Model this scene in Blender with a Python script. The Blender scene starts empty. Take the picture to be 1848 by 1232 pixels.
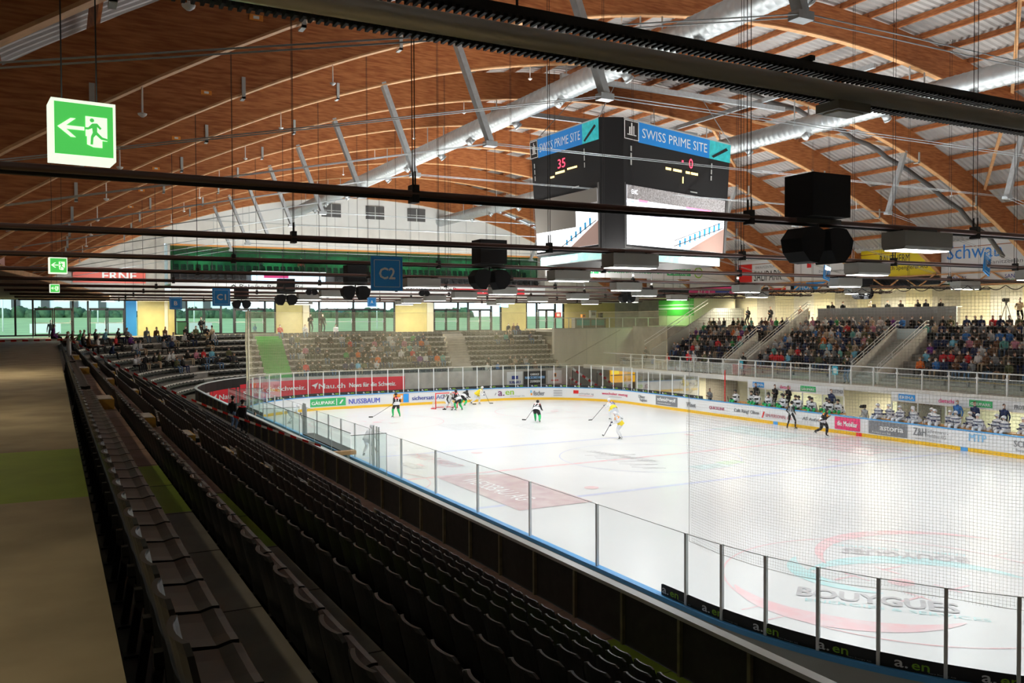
import bpy, bmesh, math, random
from mathutils import Vector, Matrix
from math import sin, cos, pi, radians, sqrt
random.seed(7)
S = bpy.context.scene
COL = S.collection

# ---------------------------------------------------------------- camera
CAM = Vector((-34.882, 26.319, 6.836))
YAW, PITCH, ROLL, FPX = 0.488664, 0.0237876, -0.0048774, 1555.8
F = Vector((cos(PITCH)*cos(YAW), -cos(PITCH)*sin(YAW), -sin(PITCH)))
Rv = Vector((-sin(YAW), -cos(YAW), 0)).normalized()
Uv = Rv.cross(F)
R2 = cos(ROLL)*Rv + sin(ROLL)*Uv
U2 = -sin(ROLL)*Rv + cos(ROLL)*Uv
cd = bpy.data.cameras.new('camera'); co = bpy.data.objects.new('camera', cd); COL.objects.link(co)
cd.sensor_width = 36; cd.lens = FPX/1848*36; cd.clip_start = 0.05; cd.clip_end = 600
M = Matrix((R2, U2, -F)).transposed().to_4x4(); M.translation = CAM
co.matrix_world = M
S.camera = co
# ---------------------------------------------------------------- light
S.view_settings.view_transform = 'Standard'; S.view_settings.look = 'None'
S.view_settings.gamma = 1; S.view_settings.use_curve_mapping = False
S.view_settings.exposure = 0.85
S.cycles.max_bounces = 7; S.cycles.diffuse_bounces = 4; S.cycles.glossy_bounces = 2
S.cycles.transmission_bounces = 2; S.cycles.transparent_max_bounces = 24
S.cycles.use_denoising = True
S.cycles.sample_clamp_indirect = 4.0
S.cycles.caustics_reflective = False; S.cycles.caustics_refractive = False
W = bpy.data.worlds.new('sky'); S.world = W; W.use_nodes = True
nt = W.node_tree
bg = nt.nodes['Background']
sky = nt.nodes.new('ShaderNodeTexSky'); sky.sky_type = 'HOSEK_WILKIE'; sky.turbidity = 6; sky.ground_albedo = .4
sky.sun_direction = Vector((-.5, .6, .62)).normalized()
nt.links.new(sky.outputs[0], bg.inputs[0]); bg.inputs[1].default_value = 6.0

def area_light(loc, sx, sy, power, color=(1, .97, .92), rot=(0, 0, 0), spread=180, name='lamp_or_fill_light', parent=None):
    l = bpy.data.lights.new(name, 'AREA'); l.shape = 'RECTANGLE'; l.size = sx; l.size_y = sy
    l.energy = power; l.color = color; l.spread = radians(spread)
    o = bpy.data.objects.new(name, l); COL.objects.link(o); o.location = loc; o.rotation_euler = rot
    return o

RINK_LAMP_POWER = 105
RAIL_X = [-30.6 + 6.6*i for i in range(11)]
FIX = {1: [(11.8), 4.5, -3.5, -11.5], 2: [13.7, 5.2, -3, -11], 3: [11.4, -1.5, -9], 4: [13.9, 4.4, -2.5, -10],
       5: [7, -1.5, -9.5], 6: [13.5, 6, -1.5, -9], 7: [13, 5, -2.5, -10], 8: [12, 4, -3.5, -11], 9: [10, 2, -6]}
FIXTURES = [(RAIL_X[i], y) for i in FIX for y in FIX[i]]
for (x, y) in FIXTURES:
    area_light((x, y, 8.05), .45, 1.25, RINK_LAMP_POWER, (.965, .99, 1), spread=150)
    area_light((x, y, 8.75), .4, 1.2, 25 if x < -20 else 70 if x < -14 else 190, (1, .97, .92), rot=(pi, 0, 0))  # added upward fill at each fixture to brighten the roof
# tube lights below the low ceiling over the upper walkways (facade side and press side)
for y in (25, 19, 12, 4, -4, -11, -19):
    area_light((40.6, y, 8.55), .3, 3.0, 125, (1, .86, .55), spread=170)
for x in (24, 16, 8, 0, -8):
    area_light((x, -27.2, 8.85), 3.0, .3, 210, (1, .9, .66), spread=170)
for x in (20, 10, 2, -6):
    area_light((x, -18.9, 2.25), 3, .2, 100, (1, .93, .75), spread=170)
for y in (22, 12, 3, -6, -15):   # added fill lights without fixtures, brightening the gable from the last rail
    area_light((35.4, y, 9.0), .6, 1.2, 150, (.97, 1, .98), rot=(0, radians(-112), 0), spread=150, name='gable_fill')
for x, pw in ((30, 120), (18, 120), (5, 110), (-9, 60), (-21, 28), (-31, 22)):  # added fill without fixtures, out of view, to lift the walkway's brightness
    area_light((x, 28.6, 8.8), 1.5, .2, pw, (1, .8, .5), spread=160)

# ---------------------------------------------------------------- materials
MATS = {}
def mat(name, col, rough=.6, metal=0., var=0., scale=8., bump=0., emis=0., alpha=None, spec=.5, stretch=None, col2=None, coord='Object'):
    if name in MATS: return MATS[name]
    m = bpy.data.materials.new(name); MATS[name] = m; m.use_nodes = True
    n = m.node_tree.nodes; l = m.node_tree.links
    b = n['Principled BSDF']
    c4 = (*col, 1)
    b.inputs['Base Color'].default_value = c4; b.inputs['Roughness'].default_value = rough
    b.inputs['Metallic'].default_value = metal; b.inputs['Specular IOR Level'].default_value = spec
    if emis:
        b.inputs['Emission Color'].default_value = c4; b.inputs['Emission Strength'].default_value = emis
    if var or bump:
        tc = n.new('ShaderNodeTexCoord'); nz = n.new('ShaderNodeTexNoise'); nz.inputs['Scale'].default_value = scale
        nz.inputs['Detail'].default_value = 5
        src = tc.outputs[coord]
        if stretch:
            mp = n.new('ShaderNodeMapping'); mp.inputs['Scale'].default_value = stretch; l.new(src, mp.inputs[0]); src = mp.outputs[0]
        l.new(src, nz.inputs['Vector'])
        if var:
            mx = n.new('ShaderNodeMix'); mx.data_type = 'RGBA'
            c2 = col2 or tuple(max(0, v*(1-var)) for v in col)
            mx.inputs[6].default_value = c4; mx.inputs[7].default_value = (*c2, 1)
            rp = n.new('ShaderNodeValToRGB'); rp.color_ramp.elements[0].position = .35; rp.color_ramp.elements[1].position = .65
            l.new(nz.outputs[0], rp.inputs[0]); l.new(rp.outputs[0], mx.inputs[0]); l.new(mx.outputs[2], b.inputs['Base Color'])
        if bump:
            bp = n.new('ShaderNodeBump'); bp.inputs['Strength'].default_value = bump; l.new(nz.outputs[0], bp.inputs['Height'])
            l.new(bp.outputs[0], b.inputs['Normal'])
    return m

def glass_mat(name, tint=(1, 1, 1), refl=.08, haze=0.0, hazecol=(.9, .95, .95)):
    if name in MATS: return MATS[name]
    m = bpy.data.materials.new(name); MATS[name] = m; m.use_nodes = True
    n = m.node_tree.nodes; l = m.node_tree.links; n.clear()
    out = n.new('ShaderNodeOutputMaterial'); tr = n.new('ShaderNodeBsdfTransparent'); tr.inputs[0].default_value = (*tint, 1)
    gl = n.new('ShaderNodeBsdfGlossy'); gl.inputs['Roughness'].default_value = .03
    fr = n.new('ShaderNodeFresnel'); fr.inputs[0].default_value = 1.35
    mx = n.new('ShaderNodeMixShader')
    mul = n.new('ShaderNodeMath'); mul.operation = 'MULTIPLY'; mul.inputs[1].default_value = refl*10
    mul.use_clamp = True
    l.new(fr.outputs[0], mul.inputs[0]); l.new(mul.outputs[0], mx.inputs[0]); l.new(tr.outputs[0], mx.inputs[1]); l.new(gl.outputs[0], mx.inputs[2])
    last = mx
    if haze:
        df = n.new('ShaderNodeBsdfDiffuse'); df.inputs[0].default_value = (*hazecol, 1)
        m2 = n.new('ShaderNodeMixShader'); m2.inputs[0].default_value = haze
        l.new(mx.outputs[0], m2.inputs[1]); l.new(df.outputs[0], m2.inputs[2]); last = m2
    l.new(last.outputs[0], out.inputs[0])
    return m

wood = mat('glulam wood', (.50, .19, .06), .55, var=.45, scale=3, stretch=(1, .6, 6), col2=(.30, .085, .02), bump=.05)
wood_light = mat('pale timber', (.70, .38, .17), .6, var=.25, scale=4)
wood_dark = mat('brown boards', (.23, .11, .05), .7, var=.3, scale=4, stretch=(.4, 4, 4))
deck_m = mat('corrugated deck', (.47, .46, .45), .45, var=.12, scale=.7)
steel = mat('galvanised steel', (.52, .58, .61), .45, metal=.3, var=.15, scale=6)
duct_m = mat('spiral duct steel', (.55, .60, .62), .42, metal=.6, var=.1, scale=3)
black = mat('black paint', (.012, .012, .013), .5)
black_soft = mat('black fabric', (.008, .008, .009), .9)
plastic = mat('seat plastic', (.017, .019, .021), .46, var=.2, scale=20)
conc = mat('concrete', (.55, .53, .48), .85, var=.22, scale=1.3, bump=.05)
conc_w = mat('pale concrete', (.78, .77, .72), .85, var=.14, scale=.8, stretch=(1, 1, .3))
conc_d = mat('stained walkway concrete', (.42, .37, .26), .8, var=.35, scale=1.1, bump=.04)
conc_r = mat('reddish tread concrete', (.36, .24, .20), .8, var=.25, scale=2)
conc_t = mat('tread concrete', (.32, .31, .29), .8, var=.25, scale=2)
green_p = mat('green floor paint', (.27, .42, .04), .6, var=.15, scale=3)
green_s = mat('green stair paint', (.10, .52, .10), .6, var=.1, scale=3)
yellow_w = mat('yellow wall panel', (.66, .58, .25), .7, var=.12, scale=1.2)
yellow_step = mat('yellow step paint', (.68, .42, .08), .6, var=.25, scale=5)
white_p = mat('white board', (.83, .85, .86), .35)
cream = mat('cream panel', (.80, .76, .58), .7, var=.08, scale=1)
grey_l = mat('light grey paint', (.50, .53, .52), .5)
grey_d = mat('dark grey paint', (.10, .10, .10), .6)
grey_box = mat('lamp housing grey', (.30, .30, .27), .5)
alu = mat('aluminium', (.85, .88, .88), .5)
pipe_m = mat('brown lacquered pipe', (.16, .085, .07), .3, spec=.6)
ice_m = mat('rink ice', (.82, .84, .85), .25, var=.05, scale=.35, col2=(.79, .815, .825), spec=.25)
yellow = mat('kick plate yellow', (.90, .55, .03), .4)
blue_r = mat('rail blue', (.10, .42, .85), .35)
blue_s = mat('sign blue', (.03, .34, .85), .45)
white_s = mat('sign white', (.9, .92, .92), .45)
red_s = mat('banner red', (.80, .03, .05), .5)
red_t = mat('signal red', (.75, .02, .02), .5)
navy = mat('navy print', (.03, .06, .35), .5)
green_l = mat('print green', (.05, .48, .16), .5)
lime = mat('lime print', (.32, .62, .05), .5)
blk_t = mat('black print', (.02, .02, .02), .5)
grey_t = mat('grey print', (.22, .23, .25), .5)
magenta = mat('pink print', (.78, .05, .25), .5)
orange_t = mat('orange print', (.9, .35, .05), .5)
glow = mat('lamp diffuser', (1, .98, .92), .5, emis=6)
glow_w = mat('warm tube light', (1, .9, .65), .5, emis=5)
exit_g = mat('exit sign green', (.08, .60, .10), .4, emis=.5)
exit_w = mat('exit sign white', (.92, 1, .82), .4, emis=.55)
pane_m = glass_mat('rink glass', (.965, .985, .98), .045, .02)
pane_dirty = glass_mat('penalty glass', (.86, .95, .91), .07, .10, (.8, .92, .88))
win_m = glass_mat('facade glass', (.80, .95, .95), .10, .0)
box_glass = glass_mat('lounge glass', (.45, .80, .62), .2, .06, (.1, .3, .2))
net_m = mat('net cord', (.80, .80, .77), .8)
net_far = mat('beige net cord', (.62, .56, .36), .8)
field_m = mat('grass field', (.36, .52, .20), .9, var=.2, scale=.3)
skin_m = mat('skin', (.62, .36, .25), .6)

# ---------------------------------------------------------------- helpers
class MB:
    """collects faces with material slots, builds one mesh object"""
    def __init__(s): s.v = []; s.f = []; s.m = []; s.mats = []; s.smooth = []
    def mi(s, m):
        if m not in s.mats: s.mats.append(m)
        return s.mats.index(m)
    def add(s, vs, fs, m, sm=False):
        b = len(s.v); s.v += [tuple(v) for v in vs]; k = s.mi(m)
        for f in fs: s.f.append(tuple(i+b for i in f)); s.m.append(k); s.smooth.append(sm)
    def box(s, x0, x1, y0, y1, z0, z1, m):
        v = [(x, y, z) for z in (z0, z1) for y in (y0, y1) for x in (x0, x1)]
        s.add(v, [(0, 2, 3, 1), (4, 5, 7, 6), (0, 1, 5, 4), (2, 6, 7, 3), (0, 4, 6, 2), (1, 3, 7, 5)], m)
    def obox(s, c, ax, ay, az, m):
        """oriented box: centre and three half-axis vectors"""
        c, ax, ay, az = map(Vector, (c, ax, ay, az))
        v = [c + i*ax + j*ay + k*az for k in (-1, 1) for j in (-1, 1) for i in (-1, 1)]
        s.add(v, [(0, 2, 3, 1), (4, 5, 7, 6), (0, 1, 5, 4), (2, 6, 7, 3), (0, 4, 6, 2), (1, 3, 7, 5)], m)
    def bar(s, a, b, w, h, m, up=(0, 0, 1)):
        a, b = Vector(a), Vector(b); d = (b-a)/2
        u = Vector(up); sd = d.cross(u)
        if sd.length < 1e-6: sd = d.cross(Vector((1, 0, 0)))
        sd.normalize(); uu = sd.cross(d).normalized()
        s.obox((a+b)/2, d, sd*w/2, uu*h/2, m)
    def tube(s, pts, r, m, n=8, cap=True, sm=True):
        pts = [Vector(p) for p in pts]; rs = r if isinstance(r, (list, tuple)) else [r]*len(pts)
        vs = []; fs = []; prev = None
        for i, p in enumerate(pts):
            d = (pts[min(i+1, len(pts)-1)] - pts[max(i-1, 0)]).normalized()
            if prev is None:
                a = d.orthogonal().normalized()
            else:
                a = (prev - d*prev.dot(d)).normalized()
            prev = a; b = d.cross(a)
            for k in range(n):
                t = 2*pi*k/n; vs.append(p + (a*cos(t)+b*sin(t))*rs[i])
        for i in range(len(pts)-1):
            for k in range(n):
                fs.append((i*n+k, i*n+(k+1) % n, (i+1)*n+(k+1) % n, (i+1)*n+k))
        if cap:
            fs.append(tuple(range(n-1, -1, -1))); fs.append(tuple((len(pts)-1)*n+k for k in range(n)))
        s.add(vs, fs, m, sm)
    def quad(s, a, b, c, d, m): s.add([a, b, c, d], [(0, 1, 2, 3)], m)
    def prism(s, poly, ext, m):
        """poly: list of 3d points (planar), ext: extrusion vector"""
        n = len(poly); e = Vector(ext); a = [Vector(p) for p in poly]; b = [p+e for p in a]
        s.add(a+b, [tuple(range(n-1, -1, -1)), tuple(range(n, 2*n))] + [(i, (i+1) % n, n+(i+1) % n, n+i) for i in range(n)], m)
    def mesh(s, name):
        me = bpy.data.meshes.new(name); me.from_pydata(s.v, [], s.f)
        for m in s.mats: me.materials.append(m)
        me.polygons.foreach_set('material_index', s.m); me.polygons.foreach_set('use_smooth', s.smooth)
        me.update(); return me
    def build(s, name, parent=None, **kw): return link(name, s.mesh(name), parent, **kw)

def link(name, data, parent=None, loc=None, rotz=None, label=None, cat=None, group=None, kind=None):
    o = bpy.data.objects.new(name, data); COL.objects.link(o)
    if parent: o.parent = parent
    if loc is not None: o.location = loc
    if rotz is not None: o.rotation_euler = (0, 0, rotz)
    if label: o['label'] = label
    if cat: o['category'] = cat
    if group: o['group'] = group
    if kind: o['kind'] = kind
    return o
def thing(name, label, cat, loc=(0, 0, 0), rotz=0, group=None): return link(name, None, None, loc, rotz, label, cat, group)
def copy_tree(o, parent=None):
    c = o.copy(); COL.objects.link(c); c.parent = parent
    for ch in CH.get(o.name, []): copy_tree(ch, c)
    return c
CH = {}
def register(root):
    """remember a prototype's children for copy_tree"""
    def rec(o):
        CH[o.name] = [c for c in bpy.data.objects if c.parent == o]
        for c in CH[o.name]: rec(c)
    rec(root)

_TXT = {}
def text_geo(txt, bold=0.0):
    bold = 0; k = (txt, bold)
    if k not in _TXT:
        cu = bpy.data.curves.new('t', 'FONT'); cu.body = txt; cu.resolution_u = 2; cu.fill_mode = 'FRONT'; cu.offset = bold
        ob = bpy.data.objects.new('t', cu); COL.objects.link(ob)
        me = bpy.data.meshes.new_from_object(ob)
        vs = [v.co.copy() for v in me.vertices]; fs = [tuple(p.vertices) for p in me.polygons]
        bpy.data.objects.remove(ob); bpy.data.curves.remove(cu); bpy.data.meshes.remove(me)
        x0 = min(v.x for v in vs); x1 = max(v.x for v in vs); y0 = min(v.y for v in vs); y1 = max(v.y for v in vs)
        _TXT[k] = ([((v.x-x0)/(x1-x0), (v.y-y0)/(y1-y0)) for v in vs], fs, (x1-x0)/(y1-y0))
    return _TXT[k]
def text_into(mb, txt, o, r, u, h, m, w=None, bold=0.0, slant=0):
    """flat lettering whose lower-left corner is o, running along r, up along u"""
    uv, fs, asp = text_geo(txt, bold)
    if w is None: w = asp*h
    o, r, u = Vector(o), Vector(r).normalized(), Vector(u).normalized()
    nr = r.cross(u)*(.0004 if abs(u.z) < .1 else .0012)
    shifts = ((0, 0, 0),) if bold < .025 else ((0, 0, 0), (.035, 0, 1), (-.035, 0, 2), (0, .03, 3), (0, -.03, 4))
    for dx, dy, k in shifts:
        mb.add([o + r*(x*w + dx*h) + u*(y*h + dy*h) + nr*k for x, y in uv], fs, m)
    return w
# ---------------------------------------------------------------- the bowl's path
A0, RB, CX, CY = -40.0, 9.0, 24.0, 9.2
T1 = CX-A0; T2 = T1+RB*pi/2
def sm(x): x = max(0, min(1, x)); return x*x*(3-2*x)
def zo(t): return .35*sm((t-T1+4)/20)
def bowl(t, o, z=0.0):
    """point at path parameter t, pushed outward by o"""
    if t <= T1: return Vector((A0+t, 18.2+o, z+zo(t)))
    if t < T2:
        a = pi/2-(t-T1)/RB; return Vector((CX+(RB+o)*cos(a), CY+(RB+o)*sin(a), z+zo(t)))
    return Vector((33+o, CY-(t-T2), z+zo(t)))
def bowl_dir(t):
    """outward unit normal"""
    if t <= T1: return Vector((0, 1, 0))
    if t < T2: a = pi/2-(t-T1)/RB; return Vector((cos(a), sin(a), 0))
    return Vector((1, 0, 0))
def tx(x): return x-A0
def ty(y): return T2+CY-y
TEND = ty(-15.9)
def ts_between(a, b, step_s=4, step_a=.9):
    out = [a]; t = a
    while t < b-1e-6:
        if t < T1: t = min(t+step_s, T1 if t < T1 else b, b)
        elif t < T2-1e-6: t = min(t+step_a, T2, b)
        else: t = min(t+step_s, b)
        out.append(t)
    return out
def strip(mb, ts, o0, z0, o1, z1, m):
    vs = []
    for t in ts: vs += [bowl(t, o0, z0), bowl(t, o1, z1)]
    mb.add(vs, [(2*i, 2*i+2, 2*i+3, 2*i+1) for i in range(len(ts)-1)], m)
ROWZ = lambda j: 1.58+.432*j
ROW_O = lambda j: (.02 if j == 0 else .58+.8*j, 1.38+.8*j if j < 8 else 7.9)

# terrace treads and risers, floor of the upper walkway
AISLES = [tx(-14.6), tx(-0.5), tx(13.0)]
for j in range(9):
    mb = MB(); o0, o1 = ROW_O(j); z = ROWZ(j)
    for a, b, m in ((0, tx(-26.2), conc_t), (tx(-26.2), tx(-23.2), green_p), (tx(-23.2), tx(2), conc_r), (tx(2), T1, conc_t), (T1, TEND+.12*j, conc_t)):
        ts = ts_between(a, b); strip(mb, ts, o0, z, o1, z, m)
        strip(mb, ts, o1, z, o1, z+(.432 if j < 8 else .44), conc_t)
        if j == 8 and b <= tx(2): strip(mb, ts, 7.35, z+.006, 7.9, z+.006, black)
    x = -34.0
    while x < 2:
        mb.box(x, x+.012, 18.2+o0, 18.2+o1, z, z+.003, black); x += 1.55
    mb.build('floor_terrace', kind='structure')
mb = MB()
def outer(t):
    p = bowl(t, 0); d = bowl_dir(t)
    if t <= T1: return Vector((p.x, 31, 0))
    if t >= T2: return Vector((43, p.y, 0))
    s = min((43-p.x)/max(d.x, 1e-6), (31-p.y)/max(d.y, 1e-6)); return p+d*s
for a, b, m in ((0, tx(-27.5), conc_d), (tx(-27.5), tx(-24.6), green_p), (tx(-24.6), T1, conc_d), (T1, TEND+5.2, conc_d)):
    ts = ts_between(a, b); vs = []
    for t in ts:
        q = outer(t); vs += [bowl(t, 7.9, 5.5), Vector((q.x, q.y, 5.5+zo(t)))]
    mb.add(vs, [(2*i, 2*i+2, 2*i+3, 2*i+1) for i in range(len(ts)-1)], m)
mb.add([(33, 31, 5.68), (43, 31, 5.68), (43, 24, 5.72)], [(0, 1, 2)], conc_d)
mb.build('floor_walkway', kind='structure')

# side of the end stand and the high concrete block in the corner
mb = MB()
prof = []
for j in range(9): prof += [bowl(TEND+.12*j, ROW_O(j)[0], ROWZ(j)), bowl(TEND+.12*j, ROW_O(j)[1], ROWZ(j))]
base = [Vector((p.x, p.y, 0)) for p in prof]
n = len(prof)
mb.add(prof+base, [(i, i+1, n+i+1, n+i) for i in range(n-1)], conc)
mb.build('wall_end_stand_side', kind='structure')
mb = MB()
mb.box(36.6, 37.0, -30.5, -16.3, 0, 6.05, conc_w)
mb.box(37.0, 43.0, -31.0, -16.6, 5.75, 6.03, conc_w)
mb.box(33.4, 37.0, -16.5, -16.2, 0, 2.6, conc_w)
mb.bar((36.55, -17.5, 2.9), (36.55, -24, 5.9), .02, .10, conc)
for y in (-20, -23.5, -27): mb.box(36.585, 36.6, y-.02, y+.02, 0, 6, grey_l)
mb.build('wall_corner_block', kind='structure')
mb = MB()
mb.box(26.5, 36.6, -30.5, -30.2, 0, 9, conc); mb.box(36, 43.3, -31.2, -31.0, 5, 9.2, conc); mb.box(43.0, 43.3, -31, 31, -.3, 5.5, conc); mb.box(37, 43, -17.6, -17.4, 0, 6, conc)
mb.box(33.9, 34.1, -30, -16.3, 0, 2.65, conc)
mb.build('wall_corner_back', kind='structure')

# ground outside, hall floor round the ice
mb = MB(); mb.box(-60, 43.2, -45, 45, -.35, -.25, conc_t); mb.build('ground_slab', kind='structure')
mb = MB(); mb.box(-38, 33.2, 15.1, 18.3, -.2, .02, conc_t); mb.box(-38, 34, -21, -15.3, -.2, .02, conc_t); mb.box(31.2, 34, -21, 18, -.2, .02, conc_t)
mb.build('floor_rinkside', kind='structure')
mb = MB(); mb.add([(43.2, -120, 5.35), (55, -120, 5.35), (112, -120, 7.7), (190, -120, 7.9), (43.2, 120, 5.35), (55, 120, 5.35), (112, 120, 7.7), (190, 120, 7.9)], [(0, 1, 5, 4), (1, 2, 6, 5), (2, 3, 7, 6)], field_m); mb.build('ground_field', kind='structure')

# ---------------------------------------------------------------- ice with faded markings
RX0, RX1, RY0, RY1, RC = -30.0, 31.0, -15.2, 15.1, 8.5
def rink_path(inset=0.0, n=14):
    """closed loop, counter clockwise seen from above, with outward normals"""
    pts = []
    for cx, cy, a0 in ((RX1-RC, RY1-RC, 0), (RX0+RC, RY1-RC, 90), (RX0+RC, RY0+RC, 180), (RX1-RC, RY0+RC, 270)):
        for i in range(n+1):
            a = radians(a0+90*i/n); r = RC-inset
            pts.append((Vector((cx+r*cos(a), cy+r*sin(a), 0)), Vector((cos(a), sin(a), 0))))
    return pts
mb = MB(); pp = [p for p, _ in rink_path()]
mb.add([(p.x, p.y, 0) for p in pp], [tuple(range(len(pp)))], ice_m)
ice = mb.build('floor_ice', kind='structure')
ln_r = mat('faded red ice paint', (.93, .62, .66), .25, var=.25, scale=2, col2=(.9, .75, .78))
ln_b = mat('faded blue ice paint', (.66, .70, .90), .25, var=.2, scale=2, col2=(.72, .77, .92))
ln_t = mat('faded turquoise ice paint', (.55, .86, .88), .25, var=.2, scale=2, col2=(.70, .90, .92))
ln_c = mat('faded cyan ice paint', (.78, .93, .94), .25, var=.2, scale=2)
ln_g = mat('faded grey ice paint', (.68, .68, .71), .25, var=.2, scale=3)
ln_lg = mat('pale grey ice paint', (.80, .81, .83), .25, var=.2, scale=3)
ln_m = mat('faded maroon ice paint', (.70, .52, .54), .25, var=.35, scale=1.5, col2=(.80, .66, .67))
ln_gr = mat('faded green ice paint', (.68, .86, .70), .25)
Z1 = .004; RZN = [0]
def ring(mb, cx, cy, r, w, m, a0=0, a1=360, n=72, w1=None, sy=1, rot=0):
    vs = []; RZN[0] += 1; zr = Z1+.002+.0003*RZN[0]
    for i in range(n+1):
        u = i/n; a = radians(a0+(a1-a0)*u); ww = w if w1 is None else (w*(1-abs(2*u-1)**1.5)+w1)
        for rr in (r-ww/2, r+ww/2):
            x, y = rr*cos(a), rr*sin(a)*sy
            vs.append((cx+x*cos(rot)-y*sin(rot), cy+x*sin(rot)+y*cos(rot), zr))
    mb.add(vs, [(2*i, 2*i+2, 2*i+3, 2*i+1) for i in range(n)], m)
def disc(mb, cx, cy, r, m, n=32): mb.add([(cx+r*cos(2*pi*i/n), cy+r*sin(2*pi*i/n), Z1+.010) for i in range(n)], [tuple(range(n))], m)
FZ = [0]
def flat(mb, x0, x1, y0, y1, m):
    FZ[0] += 1; z = Z1+.00015*FZ[0]; mb.quad((x0, y0, z), (x1, y0, z), (x1, y1, z), (x0, y1, z), m)
mb = MB()
def cross(x, m, w=.3): flat(mb, x-w/2, x+w/2, RY0+.05, RY1-.05,  m)
cross(0, ln_r, .3); cross(6.6, ln_b, .28); cross(-6.6, ln_b, .30)
flat(mb, 27.0, 27.05, -13.5, 13.5,  ln_r)
ring(mb, 0, 0, 4.5, .06, ln_b)
ring(mb, 0, RY1, 3, .06, ln_r, 180, 360)
for sx in (-20, 21):
    for sy in (-7, 7):
        ring(mb, sx, sy, 4.5, .06, ln_r); disc(mb, sx, sy, .33, ln_r)
        for e in (-1, 1):
            for f in (-1, 1):
                flat(mb, sx+e*1.0-.04, sx+e*1.0+.04, sy+f*.9-.4, sy+f*.9+.4,  ln_r)
                flat(mb, sx+f*.9-.4, sx+f*.9+.4, sy+e*.6-.03, sy+e*.6+.03,  ln_r)
        for e in (-1, 1):
            for f in (-.4, .4): flat(mb, sx+f-.03, sx+f+.03, sy+e*4.5+min(0, e*.6), sy+e*4.5+max(0, e*.6),  ln_r)
for sx in (-5.4, 5.4):
    for sy in (-7, 7): disc(mb, sx, sy, .3, ln_r)
mb.build('ice_lines', ice, kind='structure')
# sponsor prints frozen into the ice
mb = MB()
ring(mb, -19.6, 8.2, 3.1, .75, ln_r, 60, 178, w1=.05); ring(mb, -21.2, 7.2, 3.3, .75, ln_t, -95, 20, w1=.05)
ring(mb, -18.9, 6.4, 2.3, .55, ln_t, 30, 130, w1=.05); ring(mb, -19.6, 4.2, 3.6, .5, ln_r, -70, 60, w1=.05)
text_into(mb, 'BOUYGUES', (-19.45, 10.15, Z1+.011), (-2.9, -2.35, 0), (.62, -.75, 0), .72, ln_g, w=3.6, bold=.03)
text_into(mb, 'ENERGIES & SERVICES', (-19.85, 10.3, Z1+.010), (-2.9, -2.35, 0), (.62, -.75, 0), .22, ln_t, w=4.0)
text_into(mb, 'BOUYGUES', (-19.35, 3.4, Z1+.011), (2.6, 2.3, 0), (-.65, .75, 0), .6, ln_g, w=3.3, bold=.03)
text_into(mb, 'ENERGIES & SERVICES', (-19.1, 3.1, Z1+.010), (2.6, 2.3, 0), (-.65, .75, 0), .2, ln_t, w=3.6)
mb.build('ice_print', ice, kind='structure')
mb = MB()
flat(mb, -7.7, -1.4, 8.45, 11.6,  ln_m)
mb.add([(-1.4, 8.45, Z1-.001), (-1.4, 11.6, Z1-.001), (.3, 11.6, Z1-.001), (-.9, 8.45, Z1-.001)], [(0, 1, 2, 3)], ln_m)
text_into(mb, 'WEISSBAU AG', (-1.2, 11.0, Z1+.011), (-1, -.03, 0), (0, -1, 0), .85, white_s, w=5.0, bold=.02)
ring(mb, -6.7, 9.4, .42, .12, white_s)
text_into(mb, 'HALLE MARTI', (6.6, 10.4, Z1+.011), (-1, -.05, 0), (0, -1, 0), .95, ln_r, w=4.6, bold=.02)
flat(mb, 2.5, 4.3, 11.2, 11.7,  ln_lg); flat(mb, 2.9, 3.6, 10.9, 11.1,  ln_r)
mb.build('ice_print', ice, kind='structure')
mb = MB()
text_into(mb, 'SWISS PRIME SITE', (2.9, 1.9, Z1+.011), (-1, -.2, 0), (.2, -1, 0), .55, ln_lg, w=4.6)
for i in range(5): mb.bar((1.9-i*1.0, 2.6, Z1), (.9-i*1.0, .2+.3*i, Z1), .12, .004, ln_lg); mb.bar((.9-i*1.0, .2+.3*i, Z1), (1.3-i*1.0, 2.4, Z1), .12, .004, ln_lg)
flat(mb, -4.3, -3.3, -1.8, .3,  ln_c); flat(mb, -3.8, -3.0, -2.9, -1.6,  ln_gr)
flat(mb, 1.5, 7.1, -12.8, -10.1,  ln_c)
for y in (-12.7, -12.0, -9.9): flat(mb, -5.4, .8, y, y+.18,  ln_r)
for i in range(9): flat(mb, -5+.6*i, -4.7+.6*i, -11.8, -10.0,  mat('faint pink ice paint', (.93, .80, .82), .25))
for k, (x, y) in enumerate(((17.5, 3.4), (17.3, 2.0), (15, -1))):
    for i in range(7): mb.bar((x-.5*i, y+.8, Z1), (x-.5*i-.25, y-.8, Z1), .08, .003, ln_lg)
mb.build('ice_print', ice, kind='structure')

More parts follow.
